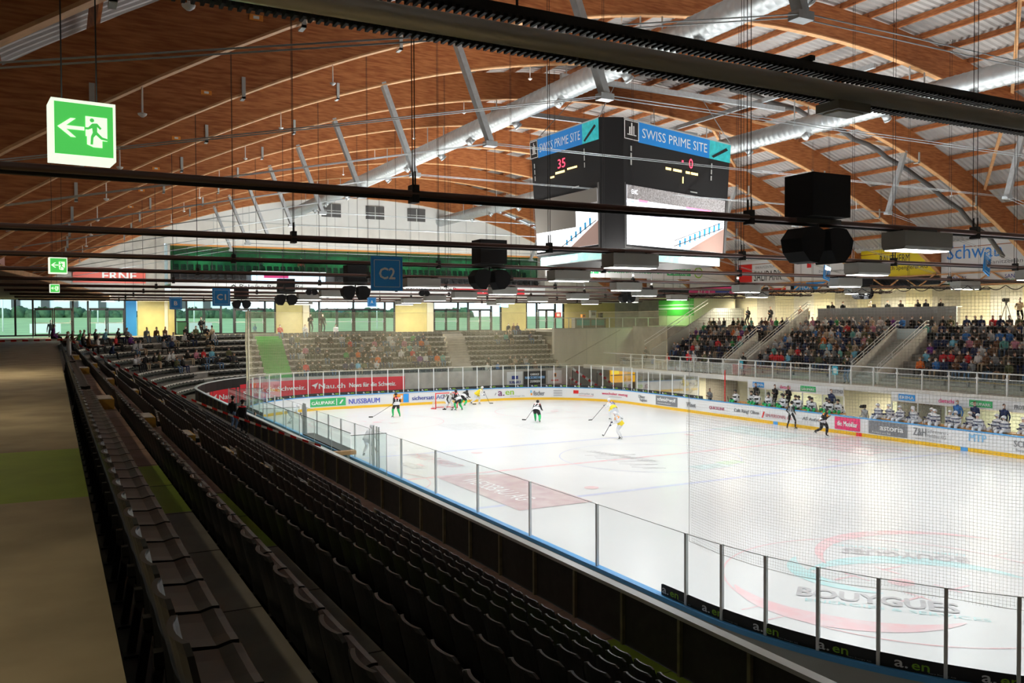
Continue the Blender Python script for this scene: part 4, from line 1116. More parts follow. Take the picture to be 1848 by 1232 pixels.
# smoke detectors, metal hangers and orange tags on the arches
det0 = None; k = 0
for i in range(2, 11):
    for y in (24.7, 18.9, 8.5, -9, -19):
        if det0 is None:
            r = link('smoke_detector', None); mb = MB(); mb.tube([(0, 0, 0), (0, 0, .55)], .02, white_s, n=6); mb.build('stem', r)
            mb = MB(); mb.tube([(0, 0, -.07), (0, 0, -.03), (0, 0, 0), (0, 0, .02)], [.03, .08, .09, .02], white_s, n=12); mb.build('head', r); register(r); det0 = r; o = r
        else: o = copy_tree(det0)
        o.location = (ARCH_X[i]+.0, y, arc_z(y)-.55); o['category'] = 'detector'
        o['label'] = 'white smoke detector hanging from an arch %s' % ({24.7: 'close to the walkway', 18.9: 'above the empty seats', 8.5: 'beside the walkway-side duct', -9: 'beyond the press-side duct', -19: 'above the press-side crowd'}[y]); o['group'] = 'smoke detectors, %s' % o['label'][34:]; k += 1
for i in range(2, 12):
    for y in (25.6, 21.5, 16.8, -16, -21):
        mb = MB(); x = ARCH_X[i]; mb.box(x-.17, x-.12, y-.05, y+.05, arc_z(y)-.15, arc_z(y)+.45, grey_l)
        mb.box(x-.17, x+.17, y-.05, y+.05, arc_z(y)-.15, arc_z(y)-.1, grey_l)
        mb.build('beam_bracket', label='small galvanised bracket strapped round an arch beam', cat='bracket', group='brackets on the arches')
for i in range(2, 9):
    y = 22.5; x = ARCH_X[i]-.13; mb = MB(); z = arc_z(y)+.35
    mb.box(x-.02, x, y-.14, y+.14, z, z+.12, orange_t); mb.box(x-.03, x-.02, y-.06, y+.06, z+.03, z+.09, white_s)
    mb.build('orange_tag', label='small orange inspection tag fixed on an arch side', cat='tag', group='orange tags on the arches')
# long cable tray hanging over the scoreboard and lattice frame holding it
t = thing('cable_bundle', 'dark drooping cable bundle running down the roof beyond the scoreboard', 'cable', (0, 0, 0))
mb = MB(); x0 = -1.5; pts = []
for i in range(26):
    y = -4-.9*i; pts.append((x0+.1*sin(i*2.1), y, arc_z(y, .5)-.2+.06*sin(i*1.7)))
mb.tube(pts, .13, grey_d, n=8); mb.build('cable', t); mb = MB(); mb.tube([(p[0]+.25, p[1], p[2]+.2) for p in pts], .07, grey_l, n=8); mb.build('hose', t)
# ---------------------------------------------------------------- scoreboard cube
sb = thing('scoreboard', 'big black scoreboard cube with glowing video screens hanging over centre ice', 'scoreboard', (0, 0, 0))
ZT, ZB = 15.55, 9.95
cA, cB, cR, cL = Vector((-3.85, 5.55, 0)), Vector((-4.3, 4.6, 0)), Vector((-2.0, -3.5, 0)), Vector((1.8, 5.75, 0))
ctr = Vector((0.2, .9, 0))
mir = lambda p: ctr*2-p
ringp = [cL, cA, cB, cR, mir(cL)+Vector((.3, -.3, 0)), mir(cA), mir(cB), mir(cR)]
def at(p, z): q = ctr+(p-ctr)*(.94+.06*(z-ZB)/(ZT-ZB)); return Vector((q.x, q.y, z))
screen_w = mat('screen picture white', (.93, .95, 1), .4, emis=1.25)
screen_g = mat('screen picture grey stand', (.20, .19, .19), .4, emis=.35, var=.7, scale=14, col2=(.5, .5, .52))
screen_off = mat('blank screen module', (.20, .19, .17), .5)
head_b = mat('header blue', (.01, .17, .48), .4, emis=.25)
teal = mat('header teal', (.03, .42, .45), .4, emis=.3, var=.4, scale=5)
led_r = mat('led red', (1, .05, .1), .4, emis=1.6)
led_y = mat('led yellow', (1, .75, .25), .4, emis=1.4)
cyan_l = mat('ribbon cyan', (.45, .85, .80), .4, emis=.42, var=.25, scale=3, col2=(.75, 1, 1))
mb = MB(); n = 8
for i in range(n):
    a, b = ringp[i], ringp[(i+1) % n]
    mb.quad(at(a, ZB), at(b, ZB), at(b, ZT), at(a, ZT), black_soft)
mb.add([at(p, ZT) for p in ringp], [tuple(range(8))], black); mb.add([at(p, ZB) for p in ringp], [tuple(range(8))], black)
mb.build('body', sb)
def face(a, b, left_face):
    """a: left corner as seen, b: right corner. u in 0..1, v = height from ZB"""
    def P(u, z, off=.03):
        p = at(a, z).lerp(at(b, z), u); d = (b-a).normalized(); nn = Vector((d.y, -d.x, 0)); nn = nn if nn.dot(CAM-p) > 0 else -nn
        return p+nn*off
    def R(mb, u0, u1, z0, z1, m, off=.03): mb.quad(P(u0, z0, off), P(u1, z0, off), P(u1, z1, off), P(u0, z1, off), m)
    rr = (b-a).normalized(); L = (b-a).length
    mb = MB(); R(mb, .0, .12, 14.62, 15.5, black, .03); R(mb, .12, .78, 14.62, 15.5, head_b); R(mb, .78, 1.0, 14.62, 15.5, teal)
    R(mb, 0, 1, ZT-.06, ZT, grey_l); mb.build('header_panel', sb)
    mb = MB()
    for u in (.0, .115): R(mb, u, u+.006, 14.66, 15.46, white_s, .05)
    for z in (14.66, 15.44): R(mb, 0, .12, z, z+.03, white_s, .05)
    for k, h in enumerate((.3, .48, .36)): R(mb, .04+.016*k, .051+.016*k, 14.9, 14.9+h, white_s, .05)
    R(mb, .025, .1, 14.85, 14.89, white_s, .05)
    text_into(mb, 'SWISS PRIME SITE', P(.15, 14.85, .05), rr, (0, 0, 1), .42, white_s, w=L*.60, bold=.012)
    mb.prism([P(.80, 14.75, .05), P(.82, 14.68, .05), P(.97, 15.2, .05), P(.95, 15.3, .05)], (.0, 0, .001), black)
    mb.build('lettering', sb)
    mb = MB()
    zz = (14.3, 14.0, 13.7)
    for z in zz:
        for u in (.05, .80): R(mb, u, u+.012, z-.12, z+.1, grey_l, .05)
    if left_face:
        text_into(mb, '35', P(.42, 13.85, .05), rr, (0, 0, 1), .42, led_r, w=.62); R(mb, .30, .36, 13.5, 13.58, led_y, .05); R(mb, .38, .52, 13.62, 13.72, led_y, .05); R(mb, .56, .70, 13.68, 13.76, led_y, .05); R(mb, .62, .72, 12.8, 12.86, grey_l, .05)
    else:
        text_into(mb, '0', P(.58, 13.95, .05), rr, (0, 0, 1), .46, led_r, w=.32); R(mb, .51, .525, 14.15, 14.25, led_r, .05)
        for (u0, u1) in ((.36, .41), (.43, .51), (.55, .59), (.60, .67)): R(mb, u0, u1, 13.68, 13.79, led_y, .05)
        R(mb, .52, .53, 13.2, 13.5, led_y, .05); R(mb, .60, .67, 12.85, 12.9, grey_l, .05)
    mb.build('score_digits', sb)
    mb = MB()
    if not left_face:
        R(mb, .02, .97, 10.15, 12.72, screen_w); R(mb, .02, .97, 12.05, 12.72, screen_g, .04); R(mb, .02, .6, 11.95, 12.12, screen_w, .045)
        R(mb, .02, .97, 11.98, 12.06, mat('screen light blue', (.5, .65, .9), .4, emis=.7), .05)
        for (u0, u1) in ((.12, .2), (.56, .82)): R(mb, u0, u1, 12.05, 12.14, mat('screen pink', (.9, .25, .4), .4, emis=.7), .055)
        text_into(mb, 'EHC', P(.06, 12.35, .055), rr, (0, 0, 1), .2, screen_w, w=.42)
        mb.prism([P(.60, 10.15, .05), P(.97, 10.15, .05), P(.97, 11.35, .05)], (0, 0, .001), mat('screen brown', (.30, .2, .17), .4, emis=.35))
        for k in range(9): R(mb, .50+.05*k, .52+.05*k, 10.25+.12*k, 10.55+.13*k, mat('screen figures', (.02, .25, .5), .4, emis=.4), .06)
        mb.bar(P(.45, 10.25, .06), P(.95, 11.35, .06), .02, .04, grey_d); mb.bar(P(.45, 10.5, .06), P(.95, 11.65, .06), .02, .03, grey_d)
        R(mb, .02, .97, 11.48, 11.52, mat('screen seam', (.55, .5, .75), .4, emis=.5), .05)
    else:
        R(mb, .02, .98, 10.15, 12.55, screen_w); R(mb, .02, .97, 11.85, 12.6, screen_off, .045); R(mb, .02, .66, 11.05, 12.3, screen_off, .05)
        R(mb, .6, .98, 11.85, 12.0, screen_g, .05)
        mb.prism([P(.55, 10.15, .055), P(.98, 10.15, .055), P(.98, 11.2, .055)], (0, 0, .001), mat('screen brown', (.30, .2, .17), .4, emis=.35))
        for k in range(6): R(mb, .5+.07*k, .53+.07*k, 10.3+.14*k, 10.55+.16*k, mat('screen figures', (.02, .25, .5), .4, emis=.4), .06)
        mb.bar(P(.4, 10.2, .06), P(.95, 11.2, .06), .02, .04, grey_d)
    mb.build('video_screen', sb)
    mb = MB(); R(mb, 0, 1, 9.98, 10.06, grey_d, .06); R(mb, 0, .006, 9.98, 12.8, grey_d, .06); R(mb, .975, 1, 9.98, 12.8, grey_d, .06); mb.build('screen_bezel', sb)
    # lower ribbon
    mb = MB(); q = lambda u, z, off=-.12: P(u, ZB, off)+Vector((0, 0, z-ZB))
    mb.quad(q(.03, 9.52), q(.97, 9.52), q(.97, 9.9), q(.03, 9.9), cyan_l)
    mb.quad(q(.03, 9.49), q(.97, 9.49), q(.97, 9.52), q(.03, 9.52), white_s)
    mb.build('ribbon_screen', sb)
    mb = MB(); text_into(mb, 'Testspiel', q(.55 if not left_face else .2, 9.56, -.08), rr, (0, 0, 1), .28, screen_w, w=2.2, bold=.03); mb.build('lettering', sb)
face(cB, cR, False); face(cL, cA, True)
face(mir(cB), mir(cR), False)
mb = MB()
core = [ctr+(p-ctr)*.85 for p in ringp]
for i in range(8): a, b = core[i], core[(i+1) % 8]; mb.quad((a.x, a.y, 9.55), (b.x, b.y, 9.55), (b.x, b.y, ZB), (a.x, a.y, ZB), grey_d)
mb.build('core', sb)
mb = MB()
for p in (cA, cR, mir(cA), mir(cR)):
    q = at(p, ZT); mb.tube([q, (q.x*.6, q.y*.6, arc_z(q.y*.6)-.1)], .02, steel, n=6)
for x in (-3.1, 3.5): mb.bar((x, -6, 17.3), (x, 7, 17.3), .16, .22, steel)
for y in (-4.5, 5): mb.bar((-9.7, y, 17.55), (10.1, y, 17.55), .14, .2, steel)
mb.build('hoist_frame', sb)
# ---------------------------------------------------------------- people
def ik(a, b, l1, l2, bend):
    a, b, bend = Vector(a), Vector(b), Vector(bend); d = b-a; L = min(d.length, .995*(l1+l2)); L = max(L, abs(l1-l2)+.02)
    dn = d.normalized(); x = (l1*l1-l2*l2+L*L)/(2*L); h = sqrt(max(0, l1*l1-x*x)); pr = bend-dn*bend.dot(dn)
    pr = pr.normalized() if pr.length > 1e-5 else dn.orthogonal()
    return a+dn*x+pr*h, a+dn*L
def figure(name, pelvis, chest, head, hands, feet, mats, bulk=1.0, face=None, knees=(1, 0, 0), elbows=(-.6, 0, -1), skates=False, legs=1.0, hairm=None, cuts=None, fingers=True, kneeb=None):
    """body grown as one continuous surface round a posed skeleton. Facing +X, left is +Y.
    hands/feet: (left, right) targets. mats: dict torso, arm, hand, thigh, shin, shoe, head."""
    pelvis, chest, head = Vector(pelvis), Vector(chest), Vector(head)
    sp = (chest-pelvis); up = sp.normalized(); fw = Vector(face) if face else Vector((1, 0, 0))
    V = []; E = []; Rr = []; tag = []
    def v(p, r, t, par=None):
        V.append(Vector(p)); Rr.append(r if isinstance(r, tuple) else (r, r)); tag.append(t)
        if par is not None: E.append((par, len(V)-1))
        return len(V)-1
    k = bulk
    p0 = v(pelvis, (.125*k, .105*k), 'thigh')
    p1 = v(pelvis+sp*.45, (.125*k, .10*k), 'torso', p0)
    p2 = v(chest, (.145*k, .11*k), 'torso', p1)
    nk = chest+up*.17; p3 = v(chest+up*.10, (.10*k, .08*k), 'torso', p2)
    hd = (head-nk)
    p4 = v(nk+hd*.1, .052, 'head', p3)
    p5 = v(head-Vector((0, 0, .05))+fw*.012, (.072, .070), 'head', p4); p6 = v(head+Vector((0, 0, .045)), (.085, .078), 'head', p5); v(head+Vector((0, 0, .115))-fw*.01, (.05, .05), 'head', p6)
    side = up.cross(fw).normalized()   # left
    if side.y < 0 and abs(fw.x) > .3: side = side*(1 if fw.x < 0 else -1)
    joints = {'head': head, 'fw': fw, 'nk': nk, 'side': side, 'up': up}
    for s, (hand, foot) in zip((1, -1), zip(hands, feet)):
        sh = chest+up*.055+side*s*.175*k**.5
        e, w = ik(sh, hand, .29, .27, (elbows[0], elbows[1]*s+.35*s, elbows[2]))
        a = v(sh, .062*k, 'arm', p2); b = v(sh.lerp(e, .5), .052*k, 'arm', a); c = v(e, .044*k, 'arm', b); d = v(e.lerp(w, .5), .041*k, 'arm', c); f = v(w, .03*k, 'arm', d)
        dirn = (w-e).normalized(); g = v(w+dirn*.05, (.038*k, .028*k), 'hand', f)
        joints['hand%d' % s] = (w+dirn*.08, dirn)
        v(w+dirn*.085, (.034*k, .022*k), 'hand', g)
        hp = pelvis+side*s*.095*k-up*.03
        kb = kneeb[0 if s > 0 else 1] if kneeb else Vector(knees)+side*s*.15
        kn, an = ik(hp, Vector(foot)+Vector((0, 0, .09 if not skates else .14)), .45, .43, kb)
        kl = k*legs; a = v(hp, (.088*kl, .085*kl), 'thigh', p0); b = v(hp.lerp(kn, .55), .080*kl, 'thigh', a); c = v(kn, .058*kl, 'shin', b); d = v(kn.lerp(an, .4), .056*kl, 'shin', c); f = v(an, .038*k, 'shin', d)
        fd = (fw-Vector((0, 0, fw.z))).normalized(); fd = (fd+side*s*.25).normalized()
        g = v(an-Vector((0, 0, .045))+fd*.05, (.042, .036), 'shoe', f); v(an-Vector((0, 0, .055))+fd*.16, (.036, .028), 'shoe', g)
        joints['ank%d' % s] = (an, fd)
    me = bpy.data.meshes.new(name); me.from_pydata(V, E, []); ob = bpy.data.objects.new(name, me); COL.objects.link(ob)
    md = ob.modifiers.new('s', 'SKIN'); md.use_smooth_shade = True
    sv = me.skin_vertices[0].data
    for i, r in enumerate(Rr): sv[i].radius = r
    sv[0].use_root = True
    ob.modifiers.new('u', 'SUBSURF').levels = 1
    dg = bpy.context.evaluated_depsgraph_get(); em = bpy.data.meshes.new_from_object(ob.evaluated_get(dg))
    bpy.data.objects.remove(ob); bpy.data.meshes.remove(me)
    order = ['torso', 'arm', 'hand', 'thigh', 'shin', 'shoe', 'head', 'hair', 'mask', 'hip']
    mb = MB()
    for t in order: mb.mi(mats.get(t) or mats.get({'hair': 'head', 'mask': 'head', 'hip': 'torso'}.get(t, 'torso')))
    mm = [mats.get(t) or mats.get({'hair': 'head', 'mask': 'head', 'hip': 'torso'}.get(t, 'torso')) for t in order]
    mb.mats = mm
    idx = {t: i for i, t in enumerate(order)}
    mb.v = [tuple(q.co) for q in em.vertices]; mb.smooth = [True]*len(em.polygons)
    segs = [(V[a], V[b], tag[b], (Rr[a][0]+Rr[b][0])/2) for a, b in E]
    for p in em.polygons:
        c = p.center; best = None
        for (a, b, t, rr) in segs:
            d = b-a; u = max(0, min(1, (c-a).dot(d)/max(d.length_squared, 1e-9))); q = (c-(a+d*u)).length-rr*.8
            if best is None or q < best[0]: best = (q, t)
        t = best[1]
        if t == 'thigh' and (c-pelvis).dot(up) > .02: t = 'hip'
        if t == 'head':
            r = c-head
            if r.dot(fw) < -.005 and r.z > -.07 or r.z > .062: t = 'hair'
            elif r.z < -.0 and r.dot(fw) > .035 and r.z > -.11: t = 'mask'
        mb.f.append(tuple(p.vertices)); mb.m.append(idx[t])
    bpy.data.meshes.remove(em)
    # nose and ears, fingers and thumb
    sd = joints['side']; H = head
    nose = mm[idx['head']]
    mb.obox(H+fw*.088+Vector((0, 0, .005)), fw*.012, sd*.010, Vector((0, 0, .02)), nose)
    for s in (1, -1): mb.obox(H+sd*s*.078, fw*.014, sd*.008, Vector((0, 0, .024)), nose); mb.obox(H+fw*.080+sd*s*.03+Vector((0, 0, .03)), fw*.004, sd*.010, Vector((0, 0, .005)), blk_t)
    if fingers:
        for s in (1, -1):
            hp, d = joints['hand%d' % s]; ax = d.cross(Vector((0, 0, 1))); ax = ax.normalized() if ax.length > .1 else sd; pn = ax.cross(d).normalized()*-1
            for q, ln in zip((-.026, -.009, .009, .026), (.06, .075, .07, .055)):
                b0 = hp+ax*q*k; mb.tube([b0, b0+d*ln*.6-pn*.004, b0+d*ln*.85-pn*.03], [.010*k, .009*k, .007*k], mm[idx['hand']], n=5)
            b0 = hp-d*.04+ax*.03*s; mb.tube([b0, b0+ax*.03*s+d*.03, b0+ax*.03*s+d*.055-pn*.015], [.011*k, .010*k, .008*k], mm[idx['hand']], n=5)
    return mb, joints

def cloth(name, c): return mat('cloth '+name, c, .85)
C_ = dict(black=(.012, .012, .014), charcoal=(.05, .05, .055), grey=(.25, .26, .28), lightgrey=(.5, .52, .55), navy=(.02, .035, .11), blue=(.05, .20, .55), white=(.75, .77, .78),
          red=(.65, .03, .04), green=(.05, .35, .10), olive=(.12, .13, .06), brown=(.18, .09, .05), beige=(.5, .40, .28), teal=(.15, .45, .42), pink=(.6, .25, .35), orange=(.8, .2, .04), purple=(.2, .05, .3), denim=(.12, .22, .38), cyan=(.2, .55, .75))
CM = {k: cloth(k, v) for k, v in C_.items()}
SK = [mat('skin tone %d' % i, c, .6) for i, c in enumerate(((.66, .40, .29), (.55, .31, .21), (.72, .47, .36)))]
HR = {'dark': mat('dark hair', (.02, .014, .01), .8), 'brown': mat('brown hair', (.09, .05, .025), .8), 'blond': mat('blond hair', (.42, .29, .13), .8), 'grey': mat('grey hair', (.36, .35, .34), .8)}
mask_m = mat('white face mask', (.85, .88, .9), .7)
BASE = dict(torso=CM['black'], arm=CM['black'], hand=SK[0], thigh=CM['denim'], shin=CM['denim'], shoe=CM['charcoal'], head=SK[0], hair=HR['brown'], mask=mask_m, hip=CM['black'])
# seated templates: seat at z=0 (hip height), facing +X, origin at the seat's centre, feet .43 below
def seated(k):
    hands = [((.30, .10, .16), (.30, -.10, .16)), ((.34, .16, .12), (.26, -.04, .30)), ((.18, .05, .32), (.20, -.06, .34)), ((.42, .12, .10), (.42, -.12, .10)), ((.15, .22, .02), (.32, -.12, .15))][k]
    lean = [.0, .06, -.04, .16, .02][k]
    mb, j = figure('seated', (0, 0, .10), (lean, 0, .42), (lean+.04, 0, .70), hands, ((.46, .12, -.43), (.46+.06*(k % 2), -.12, -.43)), BASE, bulk=1.05, knees=(1, 0, .6), fingers=True)
    return mb.mesh('spectator_body')
SEAT_ME = [seated(k) for k in range(5)]
def standing(k):
    hands = [((.22, .14, 1.10), (.22, -.10, 1.12)), ((.05, .28, .82), (.05, -.28, .82)), ((.30, .06, 1.28), (.20, -.26, .95))][k]
    mb, j = figure('standing', (0, 0, .93), (.01, 0, 1.27), (.04, 0, 1.60), hands, ((.02, .12, 0), (.05, -.12, 0)), BASE, bulk=1.05)
    return mb.mesh('standing_body')
STAND_ME = [standing(k) for k in range(3)]
SLOT = ['torso', 'arm', 'hand', 'thigh', 'shin', 'shoe', 'head', 'hair', 'mask', 'hip']
def outfit(top, legs, hair, skin, mask=True, arm=None):
    return dict(torso=CM[top], arm=CM[arm or top], hand=SK[skin], thigh=CM[legs], shin=CM[legs], shoe=CM['charcoal'], head=SK[skin], hair=HR[hair], mask=mask_m if mask else SK[skin], hip=CM[top])
def person(me, loc, rotz, of, label, group=None, name='person', scale=1.0):
    o = link(name, me, None, loc, rotz, label, 'person', group)
    if scale != 1: o.scale = (scale,)*3
    for i, s in enumerate(SLOT):
        sl = o.material_slots[i]; sl.link = 'OBJECT'; sl.material = of[s]
    return o
PEOPLE = []   # crowd members: (distance, mesh, loc, rot, outfit, label, group)
NAME_C = dict(lightgrey='pale grey', denim='denim blue', charcoal='charcoal', cyan='light blue')
TOPS = ['black']*9+['charcoal']*5+['navy']*4+['grey']*3+['lightgrey']*2+['white']*2+['blue', 'red', 'green', 'olive', 'olive', 'brown', 'brown', 'beige', 'teal', 'pink', 'orange', 'cyan', 'purple']
ROWN = ['front', 'second', 'third', 'fourth', 'fifth', 'sixth', 'back', 'eighth', 'topmost']
def ordn(n):
    w = ['first', 'second', 'third', 'fourth', 'fifth', 'sixth', 'seventh', 'eighth', 'ninth', 'tenth', 'eleventh', 'twelfth']
    return w[n] if n < 12 else '%dth' % (n+1) if n % 10 > 2 or n < 20 else '%d%s' % (n+1, ['st', 'nd', 'rd'][n % 10] if (n+1) % 10 in (1, 2, 3) else 'th')
def crowd(loc, rot, top, lab, rnd):
    legs = rnd.choice(['denim', 'denim', 'black', 'charcoal', 'navy', 'beige']); hair = rnd.choice(['dark', 'brown', 'brown', 'blond', 'grey']); 
    PEOPLE.append(((Vector(loc)-CAM).length, rnd.randrange(5), loc, rot+rnd.uniform(-.25, .25), outfit(top, legs, hair, rnd.randrange(3), rnd.random() < .85), lab % (NAME_C.get(top, top), hair), None))
# ---------------------------------------------------------------- press-side stand
FROW_Y = lambda j: -20.2-.8*j
FROW_Z = lambda j: 3.3+.42*j
mb = MB()
mb.box(-38, 33, -20, -17.35, 2.45, 2.75, conc); mb.box(-38, 33, -17.4, -17.3, 2.42, 2.78, conc_w)
mb.build('floor_lower_gallery', kind='structure')
mb = MB()
for (x0, x1) in ((-38, 1.9), (4.3, 14.1), (16.3, 25.2)):
    mb.box(x0, x1, -19.6, -19.1, 2.75, 2.95, conc); mb.box(x0, x1, -20.0, -19.5, 2.75, 3.12, conc)
    for j in range(7):
        if x0 == -38 and j > 4: x1 = 4.3
        if x0 > 16 and j > 3: x0 = 14.1
        mb.box(x0, x1, FROW_Y(j)-.8, FROW_Y(j)+.0+.3, 2.75, FROW_Z(j), conc_t)
mb.box(-38, 36.6, -30.0, -25.6, 2.75, 6.25, conc)
mb.build('floor_terrace_press', kind='structure')
# stairs between the blocks
for (xa, xb, dp, hh) in ((2.0, 4.2, 4.6, 2.75), (14.2, 16.2, 3.6, 2.35)):
    mb = MB()
    for k in range(16): mb.box(xa+.12, xb-.12, -19.1-dp/16*(k+1), -19.1-dp/16*k, 2.7, 2.9+hh/16*k, mat('pale stair concrete', (.52, .54, .50), .8, var=.1, scale=2))
    mb.build('concrete_stairs', label='pale concrete stairs between handrails, cutting through the crowd %s' % ('below the press desk' if xa < 5 else 'next to the corner block'), cat='stairs')
    for x in (xa, xb):
        t = thing('stair_parapet', 'sloping concrete parapet with double handrail, %s of the stairs %s' % ('camera-platform side' if x == xa else 'corner side', 'below the press desk' if xa < 5 else 'next to the corner block'), 'handrail', (x, -19.2, 2.75))
        dq, hq = (dp, hh) if not (xa > 10 and x == xa) else (7.0, 4.3)
        mb = MB(); mb.prism([(-.09, 0, 0), (-.09, 0, .75), (-.09, -dq, .75+hq), (-.09, -dq, 0)], (.18, 0, 0), conc_w); mb.build('wall', t)
        for h in (.95, .72):
            mb = MB(); mb.tube([(0, 0, .3), (0, 0, h+.25), (0, -dq, h+.25+hq), (0, -dq-.3, h+.25+hq)], .028, alu, n=6); mb.build('handrail', t)
        for k in range(5):
            mb = MB(); y = -.3-(dq-.4)/4*k; z = .75+hq*(-y)/dq; mb.tube([(0, y, z), (0, y, z+.42)], .02, alu, n=6); mb.build('post', t)
mb = MB(); mb.box(2.2, 4.1, -23.76, -23.70, 4.7, 6.2, mat('bright door', (.62, .72, .74), .5)); mb.build('door_press', kind='structure')
mb = MB(); mb.box(24.9, 25.3, -28, -17.6, 0, 2.8, conc); mb.prism([(25.2, -19.4, 2.7), (25.2, -19.4, 4.3), (25.2, -26.4, 7.9), (25.2, -29.8, 7.9), (25.2, -29.8, 2.7)], (.25, 0, 0), mat('grey parapet concrete', (.30, .31, .30), .8)); mb.build('wall_block_end', kind='structure')
mb = MB(); mb.tube([(26.4, -19.4, 5.0), (26.4, -26.6, 8.7)], .03, alu); mb.tube([(26.4, -19.4, 4.7), (26.4, -26.6, 8.4)], .03, alu)
mb.build('handrail', label='steel handrail climbing toward the green lit stairwell', cat='handrail')
mb = MB()
for k in range(7): mb.box(25.5, 26.6, -19.6-k*1.0-1, -19.6-k*1.0, 2.7, 3.2+.5*k, conc)
mb.box(25.45, 36.5, -29.0, -28.8, 6.3, 9.0, cream); mb.box(31, 36.5, -28.8, -28.77, 7.3, 9.0, mat('green stairwell wall', (.12, .5, .10), .6)); mb.box(31, 36.5, -28.77, -28.75, 7.9, 8.1, white_s); mb.box(31, 36.5, -28.77, -28.75, 8.3, 8.4, white_s)
mb.build('wall_stairwell', kind='structure')
area_light((33.5, -27.6, 8.9), 1.2, 1.2, 60, (.5, 1, .4))
# balustrade at the gallery edge
bl = thing('gallery_balustrade', 'long steel balustrade with glass infill above the players benches', 'balustrade', (0, -17.55, 2.75))
mb = MB(); mb.tube([(-38, 0, 1.18), (30, 0, 1.18)], .035, alu, n=8); mb.build('top_rail', bl)
x = -14.0
while x < 27:
    mb = MB(); mb.box(x-.03, x+.03, -.04, .04, -.3, 1.18, alu); mb.box(x-.06, x+.06, -.06, .06, .85, .95, white_s); mb.build('post', bl)
    mb = MB(); mb.quad((x+.06, 0, .1), (x+1.6, 0, .1), (x+1.6, 0, .85), (x+.06, 0, .85), pane_dirty); mb.bar((x, 0, .87), (x+1.66, 0, .87), .03, .03, alu); mb.build('pane', bl)
    x += 1.66
for j, (x0, x1) in enumerate(((-8.5, .4), (4.6, 13.6), (16.6, 25))):
    mb = MB(); mb.box(x0, x1, -19.5, -19.3, 3.25, 3.3, mat('bench plank', (.45, .32, .10), .6))
    x = x0
    while x < x1: mb.box(x, x+.06, -19.45, -19.35, 2.95, 3.25, grey_d); x += 1.5
    mb.build('plank_bench', label='empty ochre plank bench %s behind the balustrade' % ('below the camera platform', 'in the middle block', 'in the corner block')[j], cat='bench')
# benches for the crowd rows
for b, (x0, x1) in enumerate(((-11, .6), (4.6, 13.8), (16.6, 24.8))):
    for j in range(7):
        if b == 0 and j > 4: x1 = 4.3
        if b == 2 and j > 3: x0 = 14.5
        mb = MB(); mb.box(x0, x1, FROW_Y(j)-.35, FROW_Y(j)-.02, FROW_Z(j)+.36, FROW_Z(j)+.41, mat('dark bench board', (.05, .045, .04), .6)); x = x0+.3
        while x < x1: mb.box(x, x+.05, FROW_Y(j)-.22, FROW_Y(j)-.16, FROW_Z(j), FROW_Z(j)+.36, grey_d); x += 1.5
        mb.build('row_bench', label='dark bench under the crowd, %s row of the %s block' % (ROWN[j], ('camera-platform', 'middle', 'corner')[b]), cat='bench', group='crowd benches')
rnd = random.Random(11)
BLK = ((-9.3, 0.2, 1, 'camera-side'), (4.6, 13.8, -1, 'press-desk'), (16.6, 24.6, 1, 'corner'))
for (x0, x1, dr, nm) in BLK:
    for j in range(7):
        if nm == 'camera-side': x1 = 4.3 if j > 4 else .1+.22*j
        if nm == 'corner' and j > 3: x0 = 14.6
        n = int((x1-x0)/.56); cnt = 0
        for i in range(n):
            x = x1-.56*(i+.5) if dr > 0 else x0+.56*(i+.5)
            fill = .93 if nm != 'corner' else (.8 if j > 0 else .15)
            if j > 4 and 2 < x < 5: fill = .6
            if nm == 'camera-side' and j < 1 and x > -.5: fill = .6
            if rnd.random() > fill: continue
            top = rnd.choice(TOPS)
            crowd((x+rnd.uniform(-.06, .06), FROW_Y(j)-.18, FROW_Z(j)+.41), pi/2, top, 'spectator in %s, %s hair, '+'%s row of the %s block, %s from stairs' % (ROWN[j], nm, ordn(cnt)), rnd); cnt += 1
for (x, top) in ((22.9, 'red'), (19.9, 'red'), (18.5, 'black'), (17.9, 'navy')):
    crowd((x, -19.4, 3.33), pi/2, top, 'spectator in %s, %s hair, low behind the balustrade, '+('by the wall', 'in the middle', 'next to the stairs', 'closest to the stairs')[[22.9, 19.9, 18.5, 17.9].index(x)], rnd)
# press desk and people behind it
t = thing('press_desk', 'long grey press desk front above the crowd', 'desk', (1.6, -26.3, 6.25))
mb = MB(); mb.box(0, 11.7, -.1, 0, -.35, 1.38, mat('desk panel grey', (.40, .42, .42), .6)); mb.build('front_panel', t)
mb = MB(); mb.box(0, 11.7, -1.4, -.15, .0, .24, conc); mb.build('podium', t)
mb = MB(); mb.box(0, 11.7, -.6, .05, 1.38, 1.43, grey_l); mb.build('worktop', t)
random.seed(21)
for k, x in enumerate((12.6, 11.4, 9.0, 7.4, 6.4, 5.1, 4.3, 3.3)):
    o = person(SEAT_ME[(2, 3, 0, 3, 1)[k % 5]], (x, -27.1, 7.38), pi/2, outfit('black' if k != 2 else 'beige', 'black', 'dark', k % 3), 'reporter in %s top at the press desk, %s from the corner-side end' % ('black' if k != 2 else 'beige', ordn(k)))
    mb = MB(); mb.box(-.22, .22, -.2, .2, .38, .43, grey_d); mb.tube([(0, 0, -.42), (0, 0, .4)], .03, grey_d); mb.box(-.2, .2, -.03, .03, -.44, -.4, grey_d); mb.box(-.03, .03, -.2, .2, -.44, -.4, grey_d)
    s = mb.build('office_stool', label='dark stool under the %s reporter at the press desk' % ordn(k), cat='stool'); s.location = (x, -27.1, 6.95)
